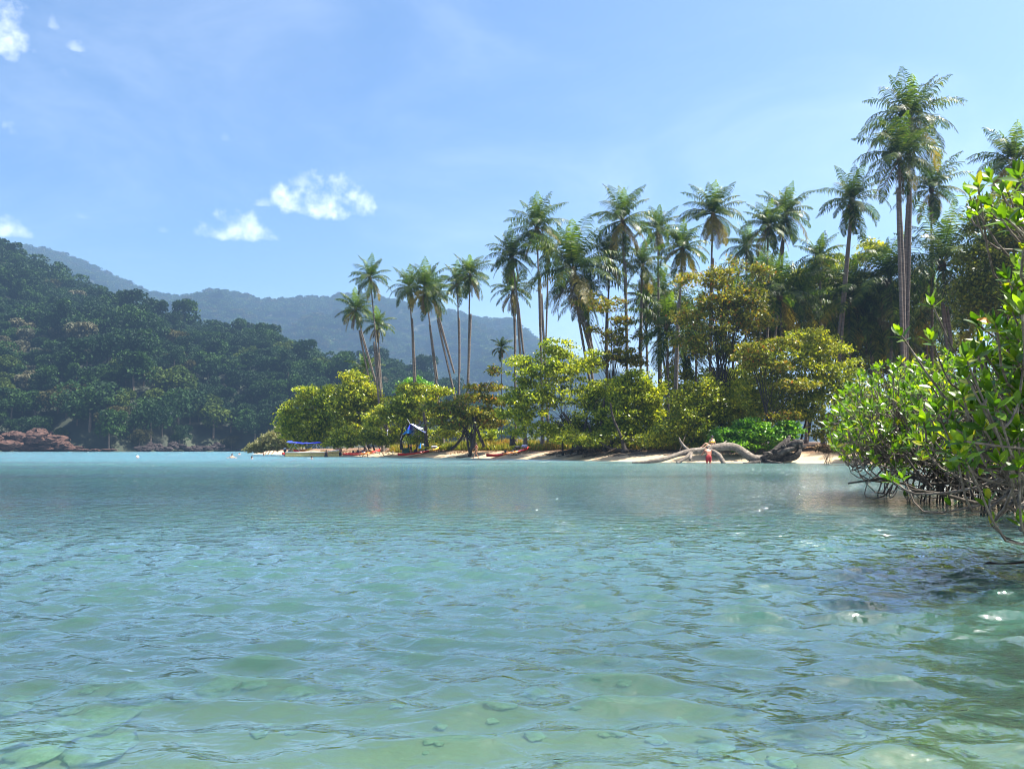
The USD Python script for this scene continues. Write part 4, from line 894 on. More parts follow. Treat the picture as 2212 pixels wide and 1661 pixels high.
for _ in range(150):
    d = rng.uniform(1180, 1480); Yt = float(interp(SHORE, d)) + rng.uniform(2.5, 7); x = xat(d, Yt); a = rng.uniform(-.5, .5); L = rng.uniform(.3, 1.3)
    p0 = np.array([x - L * math.cos(a) / 2, Yt - L * math.sin(a) / 2, 0]); p1 = np.array([x + L * math.cos(a) / 2, Yt + L * math.sin(a) / 2, 0]); pm = (p0 + p1) / 2 + [0, .05, 0]
    pp = spline([p0, pm, p1], 5); pp[:, 2] = ground(pp[:, 0], pp[:, 1]) + .03
    mb.add(*tube(pp, [.035, .03, .012], 5))
obj('fallen_twigs', mb.mesh(), M['bark'], kind='stuff', label='fallen twigs and roots on the shaded middle of the beach', cat='twigs')

# ------------------------------------------------------------------ mangroves
def leaf_blade(L, W, curl):
    """A thick oval leaf folded along its midrib: root at the origin, tip along +x, upper side +z."""
    s = np.array([0, .18, .42, .7, .9, 1.0]); w = np.array([.10, .55, 1.0, .86, .42, .0]) * W / 2
    x = s * L; z = -curl * L * (s - .25) ** 2 + .0
    v = []
    for xi, zi, wi in zip(x, z, w):
        v += [(xi, -wi, zi + wi * .22), (xi, 0, zi), (xi, wi, zi + wi * .22)]
    f = []
    for k in range(5):
        a = 3 * k
        f += [(a, a + 3, a + 4), (a, a + 4, a + 1), (a + 1, a + 4, a + 5), (a + 1, a + 5, a + 2)]
    return np.array(v), np.array(f)


def rosette(tip, axis, rng, L, count):
    """The leaves of one branch end, opposite pairs closing upward around the bud."""
    axis = norm(np.asarray(axis, float))
    ref = np.array([1.0, 0, 0]) if abs(axis[0]) < .8 else np.array([0, 1.0, 0])
    u = norm(np.cross(axis, ref)); w = np.cross(axis, u)
    out, a0 = [], rng.uniform(0, 6.28)
    for k in range(count):
        pair = k // 2
        a = a0 + (k % 2) * np.pi + pair * 1.57 + rng.uniform(-.25, .25)
        open_ = np.interp(pair, [0, 1, 2, 3], [.28, .62, 1.05, 1.35]) + rng.uniform(-.15, .15)
        radial = math.cos(a) * u + math.sin(a) * w
        d = norm(axis * math.cos(open_) + radial * math.sin(open_))
        side = norm(np.cross(axis, radial))
        nrm = norm(np.cross(side, d)); nrm = nrm if nrm @ axis > 0 else -nrm
        side = np.cross(nrm, d)
        ln = L * rng.uniform(.75, 1.1) * (1 if pair else .85)
        v, f = leaf_blade(ln, ln * rng.uniform(.40, .50), rng.uniform(-.1, .25))
        base = tip - axis * .022 * pair
        out.append((v[:, :1] * d + v[:, 1:2] * side + v[:, 2:] * nrm + base, f))
    return out


def mangrove(label, anchor, tips, L, seed, m='mangrove', group=None, parts=300, r=.02, extra_paths=(), counts=(5, 8), sag=.28):
    """Curved boughs from the stems to every tip, each ending in a rosette."""
    rng = np.random.default_rng(seed)
    anchor = np.asarray(anchor, float)
    foot = np.array([anchor[0, 0], anchor[0, 1], float(ground(anchor[:1, 0], anchor[:1, 1])[0])])
    t = thing('mangrove_tree', label, 'mangrove', foot, group=group)
    leaves = []
    for k, tip in enumerate(tips):
        tip = np.asarray(tip, float)
        a = anchor[np.argmin(np.linalg.norm((anchor - tip) * [1, 1, .9], axis=1) + rng.uniform(0, .8, len(anchor)))]
        run = np.linalg.norm(tip - a)
        m1 = a * .62 + tip * .38 + np.array([0, 0, -sag * run * rng.uniform(.5, 1.3)]) + rng.normal(size=3) * .07 * run
        m2 = a * .2 + tip * .8 + np.array([0, 0, -sag * run * rng.uniform(.5, .9)]) + rng.normal(size=3) * .04 * run
        m1[2] = max(m1[2], .12); m2[2] = max(m2[2], .10)
        path = spline([a, m1, m2, tip], 12)
        obj('branch', tube(path - foot, [r * 1.5, r * .8, r * .45, r * .38], 6, .12, k), M['mangrove_bark'], t, smooth=True)
        ax = norm(path[-1] - path[-2]) * .7 + np.array([0, 0, .55]) + rng.normal(size=3) * .18
        leaves += rosette(tip, ax, rng, L, int(rng.integers(*counts)) + 1)
        for _ in range(2):                                   # side shoots on the last third
            if rng.random() < .55:
                j = int(rng.integers(6, 11)); q = path[j] + np.array([rng.normal() * .12, rng.normal() * .12, rng.uniform(.06, .22)]) * (L / .17)
                obj('twig', tube(spline([path[j], path[j] * .5 + q * .5 - [0, 0, .03], q], 5) - foot, [r * .5, r * .3], 5), M['mangrove_bark'], t, smooth=True)
                leaves += rosette(q, [0, 0, 1] + rng.normal(size=3) * .3, rng, L * .9, int(rng.integers(3, 6)))
    order = np.argsort([np.linalg.norm(v.mean(0) - [0, 0, EYE]) + (60 if abs((v[:, 0].mean()) / v[:, 1].mean()) > .64 else 0) for v, f in leaves])
    for j in order[:parts]:
        v, f = leaves[j]
        obj('leaf', (v - foot, f), M[m], t, smooth=True)
    if len(order) > parts:
        mb = MB()
        for j in order[parts:]:
            mb.add(leaves[j][0] - foot, leaves[j][1])
        obj('leaves', mb.mesh(), M[m], t, smooth=True, kind='stuff')
    return t, foot


rng = np.random.default_rng(61)
# the near tree: its stems stand in the water just outside the frame on the right
hero_low = [(1945, 722, 6.9), (2012, 655, 7.0), (2010, 730, 7.0), (2112, 700, 6.6), (1920, 1035, 8.6), (1948, 1030, 8.7), (2088, 800, 6.6), (2010, 830, 7.4), (2060, 860, 7.0), (1985, 880, 7.8), (1990, 955, 8.2), (2040, 930, 7.4)]
hero_up = [(2092, 415, 6.7), (2112, 400, 6.4), (2140, 385, 6.6), (2108, 455, 6.4), (2138, 440, 6.3), (2175, 412, 6.2), (2190, 400, 6.4), (2140, 460, 6.8), (2172, 490, 6.5), (2205, 440, 6.0)]
low_tips = [at(*h) for h in hero_low]
up_tips = [at(*h) for h in hero_up]
while len(low_tips) < 185:
    x = rng.uniform(1985, 2330); y = rng.uniform(640, 1010)
    lim = np.interp(y, [640, 700, 800, 900, 1010], [2120, 2080, 2050, 1990, 2000])
    if x > lim and rng.random() < (x - lim) / 130 + .15:
        low_tips.append(at(x, y, rng.uniform(5.2, 8.6)))
while len(up_tips) < 95:
    x = rng.uniform(2085, 2360); y = rng.uniform(370, 760)
    lim = np.interp(y, [370, 450, 520, 560, 640, 760], [2150, 2110, 2190, 2150, 2120, 2120])
    if x > lim and rng.random() < (x - lim) / 120 + .12:
        up_tips.append(at(x, y, rng.uniform(5.0, 7.4)))
stemA = spline([(7.3, 9.6, -.3), (7.0, 9.2, .5), (6.2, 8.4, 1.1), (5.4, 7.6, 1.6)], 9)
stemB = spline([(7.4, 9.2, -.3), (7.0, 8.8, .9), (6.0, 7.8, 2.1), (5.2, 7.0, 2.9)], 9)
for (lab, stem, tips, sd) in (('lower near mangrove tree reaching over the water from the right with big glossy leaves', stemA, low_tips, 5), ('upper near mangrove bough with big bright leaves against the sky at the right edge', stemB, up_tips, 6)):
    t, foot = mangrove(lab, stem, tips, .132, sd)
    obj('trunk', tube(stem - foot, [.07, .055, .04, .025], 9, .15, sd), M['mangrove_bark'], t, smooth=True)
    for k in range(7):
        a = rng.uniform(0, 6.28); z0 = rng.uniform(.3, .8); R_ = rng.uniform(.4, .9)
        p0 = np.array([*stem[2][:2], z0]); p1 = p0 + [R_ * .6 * math.cos(a), R_ * .6 * math.sin(a), .1]; p2 = p0 + [R_ * math.cos(a), R_ * math.sin(a), -z0 - .9]
        obj('prop_root', tube(spline([p0, p1, p2], 9) - foot, [.022, .02, .016], 6), M['root_bark'], t, smooth=True)
# the bare bough that dips to the water below the near leaves
def bare_bough(label, pts, radii, subs, name='mangrove_bough'):
    w = np.array([at(*p) for p in pts]); foot = w[0].copy()
    t = thing(name, label, 'branch', foot)
    obj('bough', tube(spline(w - foot, 26), radii, 8, .12, 3), M['root_bark'], t, smooth=True)
    for sp, rr in subs:
        q = np.array([at(*p) for p in sp]) - foot
        obj('twig', tube(spline(q, 14), rr, 6, .1, 2), M['root_bark'], t, smooth=True)
    return t


bare_bough('bare curved mangrove bough sagging to the water at the right edge', [(2290, 1010, 9.6), (2212, 1050, 9.4), (2175, 1078, 9.2), (2110, 1086, 9.0), (2040, 1068, 8.9), (1990, 1060, 8.8), (1955, 1045, 8.7), (1925, 1038, 8.6)], [.035, .03, .025, .018, .012, .008],
           [([(2110, 1086, 9.0), (2098, 1060, 9.0), (2090, 1015, 9.1)], [.02, .014, .009]), ([(2040, 1068, 8.9), (2052, 1062, 8.9), (2066, 1058, 9.0)], [.01, .006]), ([(1998, 1060, 8.8), (1965, 1055, 8.7), (1948, 1032, 8.7)], [.010, .007]), ([(2150, 1082, 9.1), (2135, 1068, 9.1), (2100, 1055, 9.2)], [.012, .007])])
bare_bough('long thin mangrove root running left just above the water', [(2090, 1040, 14.5), (2010, 1045, 14.6), (1975, 1032, 14.8), (1935, 1032, 15.0), (1880, 1037, 15.2), (1832, 1044, 15.4)], [.03, .026, .022, .016], [([(1935, 1032, 15.0), (1922, 1042, 15)], [.014, .01]), ([(1965, 1032, 14.9), (1950, 1043, 15)], [.014, .01]), ([(1890, 1036, 15.1), (1870, 1045, 15.1)], [.012, .008])], 'mangrove_root')
bare_bough('slanting bare mangrove shoot rising from the roots before the white sand', [(2010, 1052, 12.8), (1985, 1025, 12.8), (1968, 1002, 12.8), (1957, 985, 12.8)], [.03, .022, .016, .01], [], 'mangrove_shoot')

# mid-distance mangroves: two trees with a tangle of prop roots
def mid_mangrove(label, cx, Yc, region, n, seed, L=.15):
    rng = np.random.default_rng(seed)
    x0 = xat(cx, Yc)
    stems = np.vstack([spline([(x0 + dx, Yc + dy, .1), (x0 + dx * 1.3, Yc + dy * 1.2, .8), (x0 + dx * 2.0 - .3, Yc + dy * 1.3, 1.6)], 6) for dx, dy in ((-.5, .3), (0, -.3), (.7, .4), (.2, .9))])
    tips = []
    while len(tips) < n:
        x = rng.uniform(region[0][0], region[-1][0]); y = 1018 - (318 if region[0][0] < 2100 else 560) * rng.random() ** 1.2
        tops = np.interp(x, [p[0] for p in region], [p[1] for p in region]); bots = np.interp(x, [p[0] for p in region], [p[2] for p in region])
        if tops < y < bots:
            tips.append(at(x, y, Yc + rng.uniform(-3.2, 3.0)))
    t, foot = mangrove(label, stems, tips, L, seed, r=.018, counts=(5, 9), sag=.22)
    obj('trunk', tube(stems[:6] - foot, [.06, .05, .035], 8, .15), M['root_bark'], t, smooth=True)
    for k in range(3):
        obj('trunk', tube(stems[6 + 6 * k:12 + 6 * k] - foot, [.06, .05, .03], 8, .15), M['root_bark'], t, smooth=True)
    for k in range(46):
        a = rng.uniform(0, 6.28); q = stems[int(rng.integers(0, len(stems)))]
        z0 = rng.uniform(.15, .75); R_ = rng.uniform(.25, .8)
        p0 = np.array([q[0], q[1], z0]); e = np.array([R_ * math.cos(a) * 1.3, R_ * math.sin(a), 0])
        p1 = p0 + e * .55 + [0, 0, rng.uniform(-.05, .18)]; p2 = p0 + e; p2[2] = -.9
        obj('prop_root', tube(spline([p0, p1, p0 * .12 + p2 * .88 + [0, 0, .25], p2], 11) - foot, [.017, .014, .011], 6, .1), M['root_bark'], t, smooth=True)
    return t


mid_mangrove('mid distance mangrove with upright leaf tufts before the right end of the sand', 2090, 17.5, [(1785, 900, 950), (1815, 845, 985), (1850, 800, 995), (1920, 782, 1005), (1990, 768, 1005), (2060, 755, 1015)], 430, 71)
mid_mangrove('mid distance mangrove nearer the right edge with a dark root tangle below', 2160, 15.5, [(1960, 850, 1000), (2040, 790, 1020), (2110, 740, 1030), (2250, 700, 1030), (2330, 700, 1030)], 340, 72)
# one more tree of the same thicket, further along the shore to the right
mid_mangrove('mangrove at the right edge behind the near boughs', 2330, 12.5, [(2150, 690, 1010), (2230, 560, 1020), (2300, 470, 1020), (2480, 440, 1020)], 210, 73)
# a taller mangrove beside the camera, outside the frame: the water mirrors it
rng = np.random.default_rng(74)
tall = [np.array([rng.uniform(5.6, 9.5), rng.uniform(2.2, 8.0), rng.uniform(1.3, 5.2)]) for _ in range(190)]
stemC = spline([(8.6, 5.6, -.3), (8.4, 5.4, 1.2), (7.9, 5.0, 2.6), (7.6, 4.9, 3.8)], 9)
t, foot = mangrove('tall mangrove beside the right edge, mostly outside the picture', stemC, tall, .17, 75, parts=0, r=.022)
obj('trunk', tube(stemC - foot, [.11, .09, .06, .03], 9, .15), M['mangrove_bark'], t, smooth=True)
t = thing('dead_leaf', 'single orange yellow leaf caught among the near mangrove boughs', 'leaf', at(2110, 690, 6.4))
v, f = leaf_blade(.11, .06, .3)
obj('blade', (v @ trimesh.transformations.euler_matrix(.9, .2, -.4)[:3, :3].T, f), M['leaf_orange'], t, smooth=True)

# ------------------------------------------------------------------ paints, cloth, skin
def paint(name, c, rough=.4, vary=.08, **kw):
    M[name] = plain(name, c, rough, vary, 6.0, **kw)


paint('red_plastic', (.55, .020, .012), .32); paint('orange_plastic', (.78, .23, .015), .35); paint('yellow_plastic', (.78, .45, .02), .35); paint('black_plastic', (.012, .012, .013), .45)
paint('cream_paint', (.62, .50, .20), .5, .2); paint('white_paint', (.78, .78, .74), .45); paint('aluminium', (.55, .56, .58), .35, .05, metallic=.7)
paint('blue_cloth', (.02, .045, .62), .7, .15); paint('azure_cloth', (.01, .20, .66), .7, .1); paint('pale_cloth', (.50, .52, .78), .75, .2); paint('green_plastic', (.006, .085, .055), .4)
paint('skin_pale', (.48, .26, .17), .5, .06); paint('skin_tan', (.34, .155, .085), .5, .06); paint('skin_red', (.36, .13, .075), .5, .06)
paint('hair_dark', (.018, .011, .008), .5); paint('hair_fair', (.42, .28, .14), .55); paint('hair_brown', (.10, .05, .025), .5)
paint('red_cloth', (.26, .006, .010), .8); paint('dark_cloth', (.012, .014, .022), .85); paint('yellow_cloth', (.80, .50, .02), .8); paint('orange_cloth', (.75, .10, .02), .8); paint('navy_cloth', (.015, .03, .22), .8)
paint('buoy_pink', (.50, .20, .16), .5); paint('eye', (.01, .008, .006), .2)


def hull(*spheres):
    ms = [m3.Manifold.sphere(r, 10).translate(tuple(map(float, c))) for c, r in spheres]
    return m3.Manifold.batch_hull(ms)


STAND = dict(pelvis=(0, 0, .97), belly=(0, .01, 1.12), chest=(0, 0, 1.31), neck=(0, -.01, 1.50), head=(0, .02, 1.66), shl=(-.185, -.01, 1.43), shr=(.185, -.01, 1.43), ell=(-.25, -.02, 1.14), elr=(.25, -.02, 1.14), wrl=(-.26, .07, .89), wrr=(.26, .07, .89),
             hil=(-.095, 0, .93), hir=(.095, 0, .93), knl=(-.105, .03, .50), knr=(.105, .03, .50), anl=(-.11, -.01, .09), anr=(.11, -.01, .09), tol=(-.13, .15, .03), tor=(.13, .15, .03))


def hand(w, e, fingers_to, s):
    """Palm, four fingers and a thumb at the wrist w, carrying on from the forearm."""
    w, e = np.array(w), np.array(e)
    d = norm(w - e); f = norm(d * .75 + np.array(fingers_to) * .45)
    side = norm(np.cross(f, [0.2, 1, .1])); up = np.cross(side, f)
    out = [hull((w, .026), (w + f * .045 + side * .024, .017), (w + f * .045 - side * .024, .017), (w + f * .085 + side * .030, .014), (w + f * .085 - side * .030, .014))]
    for k, ln in enumerate((.062, .074, .070, .054)):
        b = w + f * .085 + side * (.030 - .020 * k)
        m = b + f * ln * .55 + up * .006; t = m + norm(f + up * -.5) * ln * .5
        out += [hull((b - f * .015, .0105), (m, .0095)), hull((m, .0095), (t, .0075))]
    b = w + f * .025 + side * .028; m = b + norm(side + f * .8) * .04; t = m + norm(f + side * .25) * .03
    return out + [hull((b, .013), (m, .011)), hull((m, .011), (t, .009))]


def person(label, loc, rz, pose=None, h=1.75, female=False, skin='skin_tan', hair='hair_dark', wear=(), long_hair=False, cap=None, group=None, face=True, hands=(0, .3, -1)):
    """Standing 1.78 m figure posed by its joints, x to its right, y the way it faces; scaled to h."""
    J = {k: np.array(v, float) for k, v in STAND.items()}
    if female:
        for k in ('shl', 'shr'):
            J[k][0] *= .87
        for k in ('ell', 'elr', 'wrl', 'wrr'):
            J[k][0] *= .90
    for k, v in (pose or {}).items():
        J[k] = np.array(v, float)
    t = thing('person', label, 'person', loc, rz, group, h / 1.78)
    f = .86 if female else 1.0
    up = norm(J['head'] - J['neck'])
    fwd = norm(np.array([0, 1.0, 0]) - up * up[1]) if abs(up[1]) < .95 else np.array([0, 0, -1.0])
    fwd = norm((pose or {}).get('look', fwd)); fwd = norm(fwd - up * (fwd @ up)); rt = np.cross(fwd, up)
    H = J['head']
    sh = (J['shl'] + J['shr']) / 2
    parts = [hull((J['hil'], .105), (J['hir'], .105), (J['pelvis'], .11)), hull((J['hil'] * .8 + J['pelvis'] * .2, .095), (J['hir'] * .8 + J['pelvis'] * .2, .095), (J['belly'] + [-.07 * f, 0, 0], .085 * f), (J['belly'] + [.07 * f, 0, 0], .085 * f)),
             hull((J['belly'] + [-.07 * f, 0, 0], .085 * f), (J['belly'] + [.07 * f, 0, 0], .085 * f), (J['chest'] + [-.10 * f, 0, 0], .098 * f), (J['chest'] + [.10 * f, 0, 0], .098 * f)),
             hull((J['chest'] + [-.10 * f, 0, 0], .098 * f), (J['chest'] + [.10 * f, 0, 0], .098 * f), (J['shl'], .052), (J['shr'], .052), (J['neck'], .055)),
             hull((J['neck'], .055), (sh + up * .02, .062)), hull((J['neck'], .052), (H - up * .05, .052)),
             hull((H + up * .035 - fwd * .012, .083), (H + up * .02 + fwd * .022, .074), (H - up * .075 + fwd * .050, .036)),
             hull((H + fwd * .085 + up * .010, .010), (H + fwd * .108 - up * .022, .013), (H + fwd * .08 - up * .03, .014)),
             hull((H + rt * .086 + up * .01, .016), (H + rt * .084 - up * .03, .011)), hull((H - rt * .086 + up * .01, .016), (H - rt * .084 - up * .03, .011)),
             hull((H + fwd * .085 - up * .058 + rt * .018, .009), (H + fwd * .085 - up * .058 - rt * .018, .009))]
    if female:
        parts += [hull((J['chest'] + fwd * .0 + [sx, .075, .0], .062), (J['chest'] + [sx * .9, 0, .07], .05)) for sx in (-.075, .075)]
    for s in 'lr':
        parts += [hull((J['sh' + s], .056 * f), (J['el' + s], .041 * f)), hull((J['el' + s], .041 * f), (J['el' + s] * .7 + J['wr' + s] * .3, .043 * f), (J['wr' + s], .028)),
                  hull((J['hi' + s], .098), (J['kn' + s], .058)), hull((J['kn' + s], .056), (J['kn' + s] * .68 + J['an' + s] * .32 - fwd * .012, .058), (J['an' + s], .037)),
                  hull((J['an' + s], .040), (J['an' + s] * .9 + J['to' + s] * .1 - [0, 0, .04], .035), (J['to' + s], .026))]
        parts += hand(J['wr' + s], J['el' + s], hands, s)
    body = m3.Manifold.batch_boolean(parts, m3.OpType.Add).refine_to_length(.035)
    v, fc, _ = meshkit.arrays(body)
    tm = trimesh.Trimesh(v, fc, process=True)
    trimesh.smoothing.filter_taubin(tm, iterations=6)
    obj('body', tm, M[skin], t, smooth=True)
    # hair, eyes, cap
    hp = [((H + up * .050 - fwd * .022), .088), ((H + up * .045 + fwd * .018), .080), ((H - up * .03 - fwd * .045), .062)]
    if long_hair:
        hp += [((H - up * .20 - fwd * .085), .06), ((H - up * .30 - fwd * .09), .035)]
    obj('hair', hull(*hp), M[hair], t, smooth=True)
    if face:
        for sx in (-1, 1):
            e = ico2.vertices * .012 + H + fwd * .088 + rt * .030 * sx + up * .012
            obj('eye', (e, ico2.faces), M['eye'], t, smooth=True)
    if cap:
        obj('cap', hull((H + up * .075 - fwd * .015, .088), (H + up * .05 + fwd * .02, .086), (H + up * .06 + fwd * .13, .014)), M[cap], t, smooth=True)
    for kind, m in wear:
        g = []
        if kind == 'shorts':
            for s in 'lr':
                a = J['hi' + s]; b = a * .42 + J['kn' + s] * .58
                g.append(hull((a, .113), (b, .095)))
            g.append(hull((J['hil'], .114), (J['hir'], .114), (J['pelvis'] * .6 + J['belly'] * .4, .112)))
        elif kind == 'briefs':
            g.append(hull((J['hil'] * .85 + J['hir'] * .15 - [0, 0, .0], .108), (J['hir'] * .85 + J['hil'] * .15, .108), (J['pelvis'] - [0, 0, .05], .10)))
        elif kind == 'top':
            g.append(hull(*[(J['chest'] + [sx, .075, -.005], .066) for sx in (-.075, .075)]))
            g.append(hull(*[(J['chest'] + [sx, 0, -.01], .092) for sx in (-.092, .092)]) ^ m3.Manifold.cube((1, 1, .07), True).translate(tuple(J['chest'] - [0, 0, .015])))
        elif kind == 'dress':
            g.append(hull((J['shl'] * .75 + J['shr'] * .25, .055), (J['shr'] * .75 + J['shl'] * .25, .055), (J['chest'] + [-.09, 0, 0], .10), (J['chest'] + [.09, 0, 0], .10), (J['belly'] + [0, .0, 0], .13)))
            g.append(hull((J['belly'], .13), (J['hil'], .125), (J['hir'], .125), (J['knl'], .10), (J['knr'], .10)))
        obj({'shorts': 'shorts', 'briefs': 'bikini_bottom', 'top': 'bikini_top', 'dress': 'dress'}[kind], m3.Manifold.batch_boolean(g, m3.OpType.Add), M[m], t, smooth=40)
    return t


def stand_at(dx, Y, dz=0.0):
    x = xat(dx, Y)
    return (x, Y, float(ground([x], [Y])[0]) + dz)


AWAY, TOWARDS = 0.0, math.pi
# the couple at the driftwood
person('man in red shorts standing in the shallows with his back turned at the driftwood', stand_at(1529, 57.4), .08, dict(
    chest=(0, .10, 1.29), neck=(0, .19, 1.45), head=(.02, .27, 1.56), belly=(0, .04, 1.12), shl=(-.19, .15, 1.39), shr=(.19, .14, 1.38), ell=(-.30, .32, 1.16), elr=(.27, .22, 1.10), wrl=(-.30, .52, 1.10), wrr=(.20, .42, .98)),
    1.82, skin='skin_red', hair='hair_dark', wear=[('shorts', 'red_cloth')], face=False, hands=(0, .6, -.4))
wl = at(1539, 965.5, 60.0)
person('woman in yellow bikini top sitting on the driftwood trunk facing the water', (wl[0], wl[1] + .05, wl[2] - .84), TOWARDS - .1, dict(
    belly=(0, .0, 1.11), chest=(0, .03, 1.29), head=(0, .05, 1.64), hil=(-.09, .05, .92), hir=(.09, .05, .92), knl=(.36, .30, 1.02), knr=(.52, .26, 1.18), anl=(.72, .34, .82), anr=(.86, .28, .86), tol=(.86, .42, .80), tor=(1.0, .36, .82),
    ell=(-.24, -.06, 1.16), elr=(.27, .04, 1.16), wrl=(-.27, -.05, .93), wrr=(.38, .18, 1.06)), 1.68, True, 'skin_pale', 'hair_brown', [('top', 'yellow_cloth'), ('briefs', 'yellow_cloth')], cap='dark_cloth')
person('woman in orange red bikini walking along the waterline', stand_at(1029, 89.6), 1.9, dict(knl=(-.10, .22, .52), anl=(-.10, .30, .11), tol=(-.11, .45, .06), knr=(.10, -.06, .50), anr=(.10, -.30, .11), tor=(.11, -.16, .03), ell=(-.26, -.14, 1.15), wrl=(-.2, .08, 1.02), elr=(.24, .08, 1.15), wrr=(.2, .28, 1.05)),
       1.76, True, 'skin_tan', 'hair_dark', [('top', 'orange_cloth'), ('briefs', 'orange_cloth')], long_hair=True)
person('fair haired boy in dark trunks standing behind the red and yellow kayak', stand_at(888, 103.5), 1.2, dict(ell=(-.25, .06, 1.16), wrl=(-.16, .26, 1.08)), 1.50, False, 'skin_pale', 'hair_fair', [('shorts', 'dark_cloth')])
person('man with blue cap and dark shorts standing at the bow of the boat', stand_at(736.5, 107), -.5, dict(ell=(-.27, .10, 1.16), wrl=(-.2, .30, 1.04), ell_=(0, 0, 0)) if False else dict(ell=(-.27, .10, 1.16), wrl=(-.2, .30, 1.04)), 1.84, False, 'skin_tan', 'hair_dark', [('shorts', 'dark_cloth')], cap='navy_cloth', face=False)
person('bare chested man standing just left of the one with the blue cap', stand_at(730.5, 112), 2.6, None, 1.74, False, 'skin_red', 'hair_brown', [('shorts', 'navy_cloth')])
person('pale backed man bending over behind the bow of the boat', stand_at(722, 112.5), 2.0, dict(belly=(0, .12, 1.08), chest=(0, .30, 1.12), neck=(0, .47, 1.14), head=(0, .60, 1.12), shl=(-.185, .40, 1.10), shr=(.185, .40, 1.10), ell=(-.2, .46, .82), elr=(.2, .46, .82), wrl=(-.15, .52, .60), wrr=(.15, .52, .60), look=(0, .4, -1)),
       1.78, False, 'skin_pale', 'hair_fair', [('shorts', 'navy_cloth')])
person('woman with long brown hair in a black dress standing before the boat', stand_at(706, 104), .3, None, 1.66, True, 'skin_tan', 'hair_brown', [('dress', 'dark_cloth')], long_hair=True, face=False)
lx, ly, lz = stand_at(571.5, 132)
person('bather standing waist deep off the tip of the sand spit', (lx, ly, -1.10), 2.2, None, 1.72, False, 'skin_tan', 'hair_dark', [('shorts', 'dark_cloth')])
for lab, dx, Y, ztop, m in (('swimmer with pale shoulders showing, the leftmost near head in the bay', 503.5, 95, .44, 'skin_pale'), ('swimmer with only the dark head above water, right of the pale shouldered one', 546, 86, .27, 'skin_tan'),
                            ('far swimmer, a small dark head before the tip of the sand spit', 519, 150, .34, 'skin_pale'), ('swimmer with dark head in front of the boat', 675, 86, .28, 'skin_tan')):
    person(lab, (xat(dx, Y), Y, ztop - 1.72), .25 + dx * .0004, dict(ell=(-.42, .15, 1.30), elr=(.42, .15, 1.30), wrl=(-.55, .36, 1.33), wrr=(.55, .36, 1.33), knl=(-.12, .25, .62), knr=(.12, .05, .52), anl=(-.12, .0, .25), anr=(.12, -.2, .18), tol=(-.12, .02, .13), tor=(.12, -.16, .06)),
           1.74, False, m, 'hair_dark', [('shorts', 'dark_cloth')], group=None)

# ------------------------------------------------------------------ kayaks
def kayak(label, p0, p1, colors, width=.80, gear=True, roll=0.0, seed=0):
    """p0 and p1: the keel's two ends in the place; colors of its bow, middle and stern."""
    p0, p1 = np.array(p0, float), np.array(p1, float)
    L = np.linalg.norm(p1 - p0); d = (p1 - p0) / L
    t = thing('kayak', label, 'kayak', (p0 + p1) / 2)
    side = norm(np.cross([0, 0, 1.0], d)); up = np.cross(d, side)
    side = side * math.cos(roll) + up * math.sin(roll); up = np.cross(d, side)
    cuts = [-1, -.34, .36, 1.0]
    for name, m, a, b in (('bow', colors[0], cuts[0], cuts[1]), ('middle', colors[1], cuts[1], cuts[2]), ('stern', colors[2], cuts[2], cuts[3])):
        ts = np.linspace(a, b, 12); rings = []
        ang = np.linspace(0, 2 * np.pi, 17)[:-1]
        for s in ts:
            w = width / 2 * max(1 - abs(s) ** 2.6, 0) ** .72 + .012
            rise = .20 * abs(s) ** 3
            hgt = .19 + .07 * abs(s) ** 2
            low, top = rise, .16 + rise * .75 + hgt * .75
            c = (low + top) / 2; hh = (top - low) / 2
            y = w * np.sign(np.cos(ang)) * np.abs(np.cos(ang)) ** .75; z = c + hh * np.sign(np.sin(ang)) * np.abs(np.sin(ang)) ** .8
            z = np.where((z > c) & (abs(s) < .72), z - .07 * np.exp(-(y / (w * .6)) ** 2), z)
            rings.append(s * L / 2 * d + y[:, None] * side + z[:, None] * up)
        v = np.vstack(rings); n = 16
        i, j = np.meshgrid(np.arange(11), np.arange(n), indexing='ij')
        q = np.stack([i * n + j, i * n + (j + 1) % n, (i + 1) * n + (j + 1) % n, (i + 1) * n + j], -1).reshape(-1, 4)
        e0 = np.array([[0, (k + 1) % n, k] for k in range(1, n - 1)]); e1 = 11 * n + np.array([[0, k, k + 1] for k in range(1, n - 1)])
        obj(name, (v, np.vstack([q[:, [0, 1, 2]], q[:, [0, 2, 3]], e0, e1])), M[m], t, smooth=45)
    for s in (-.22, .20):
        bx = trimesh.creation.icosphere(2); bx = bx.vertices * [.24, .19, .05]
        c = s * L / 2 * d + up * .275
        obj('seat', (c + bx[:, :1] * d + bx[:, 1:2] * side + bx[:, 2:] * up, ico2.faces), M['black_plastic'], t, smooth=True)
        br = ico2.vertices * [.05, .20, .17]; c = c + d * .26 + up * .13
        obj('backrest', (c + br[:, :1] * d + br[:, 1:2] * side + br[:, 2:] * up, ico2.faces), M['black_plastic'], t, smooth=True)
    if gear:
        for s, e in ((-1, .94), (1, .94)):
            c = s * L / 2 * e * d + up * .40
            obj('carry_handle', tube(spline([c - side * .06 * 1, c + up * .05, c + side * .06], 6), [.012], 5), M['black_plastic'], t, smooth=True)
    return t


def shore_end(dx, dy, Y):
    p = at(dx, dy, Y); g = float(ground([p[0]], [p[1]])[0])
    return np.array([p[0], p[1], max(g, 0.0) + .02])


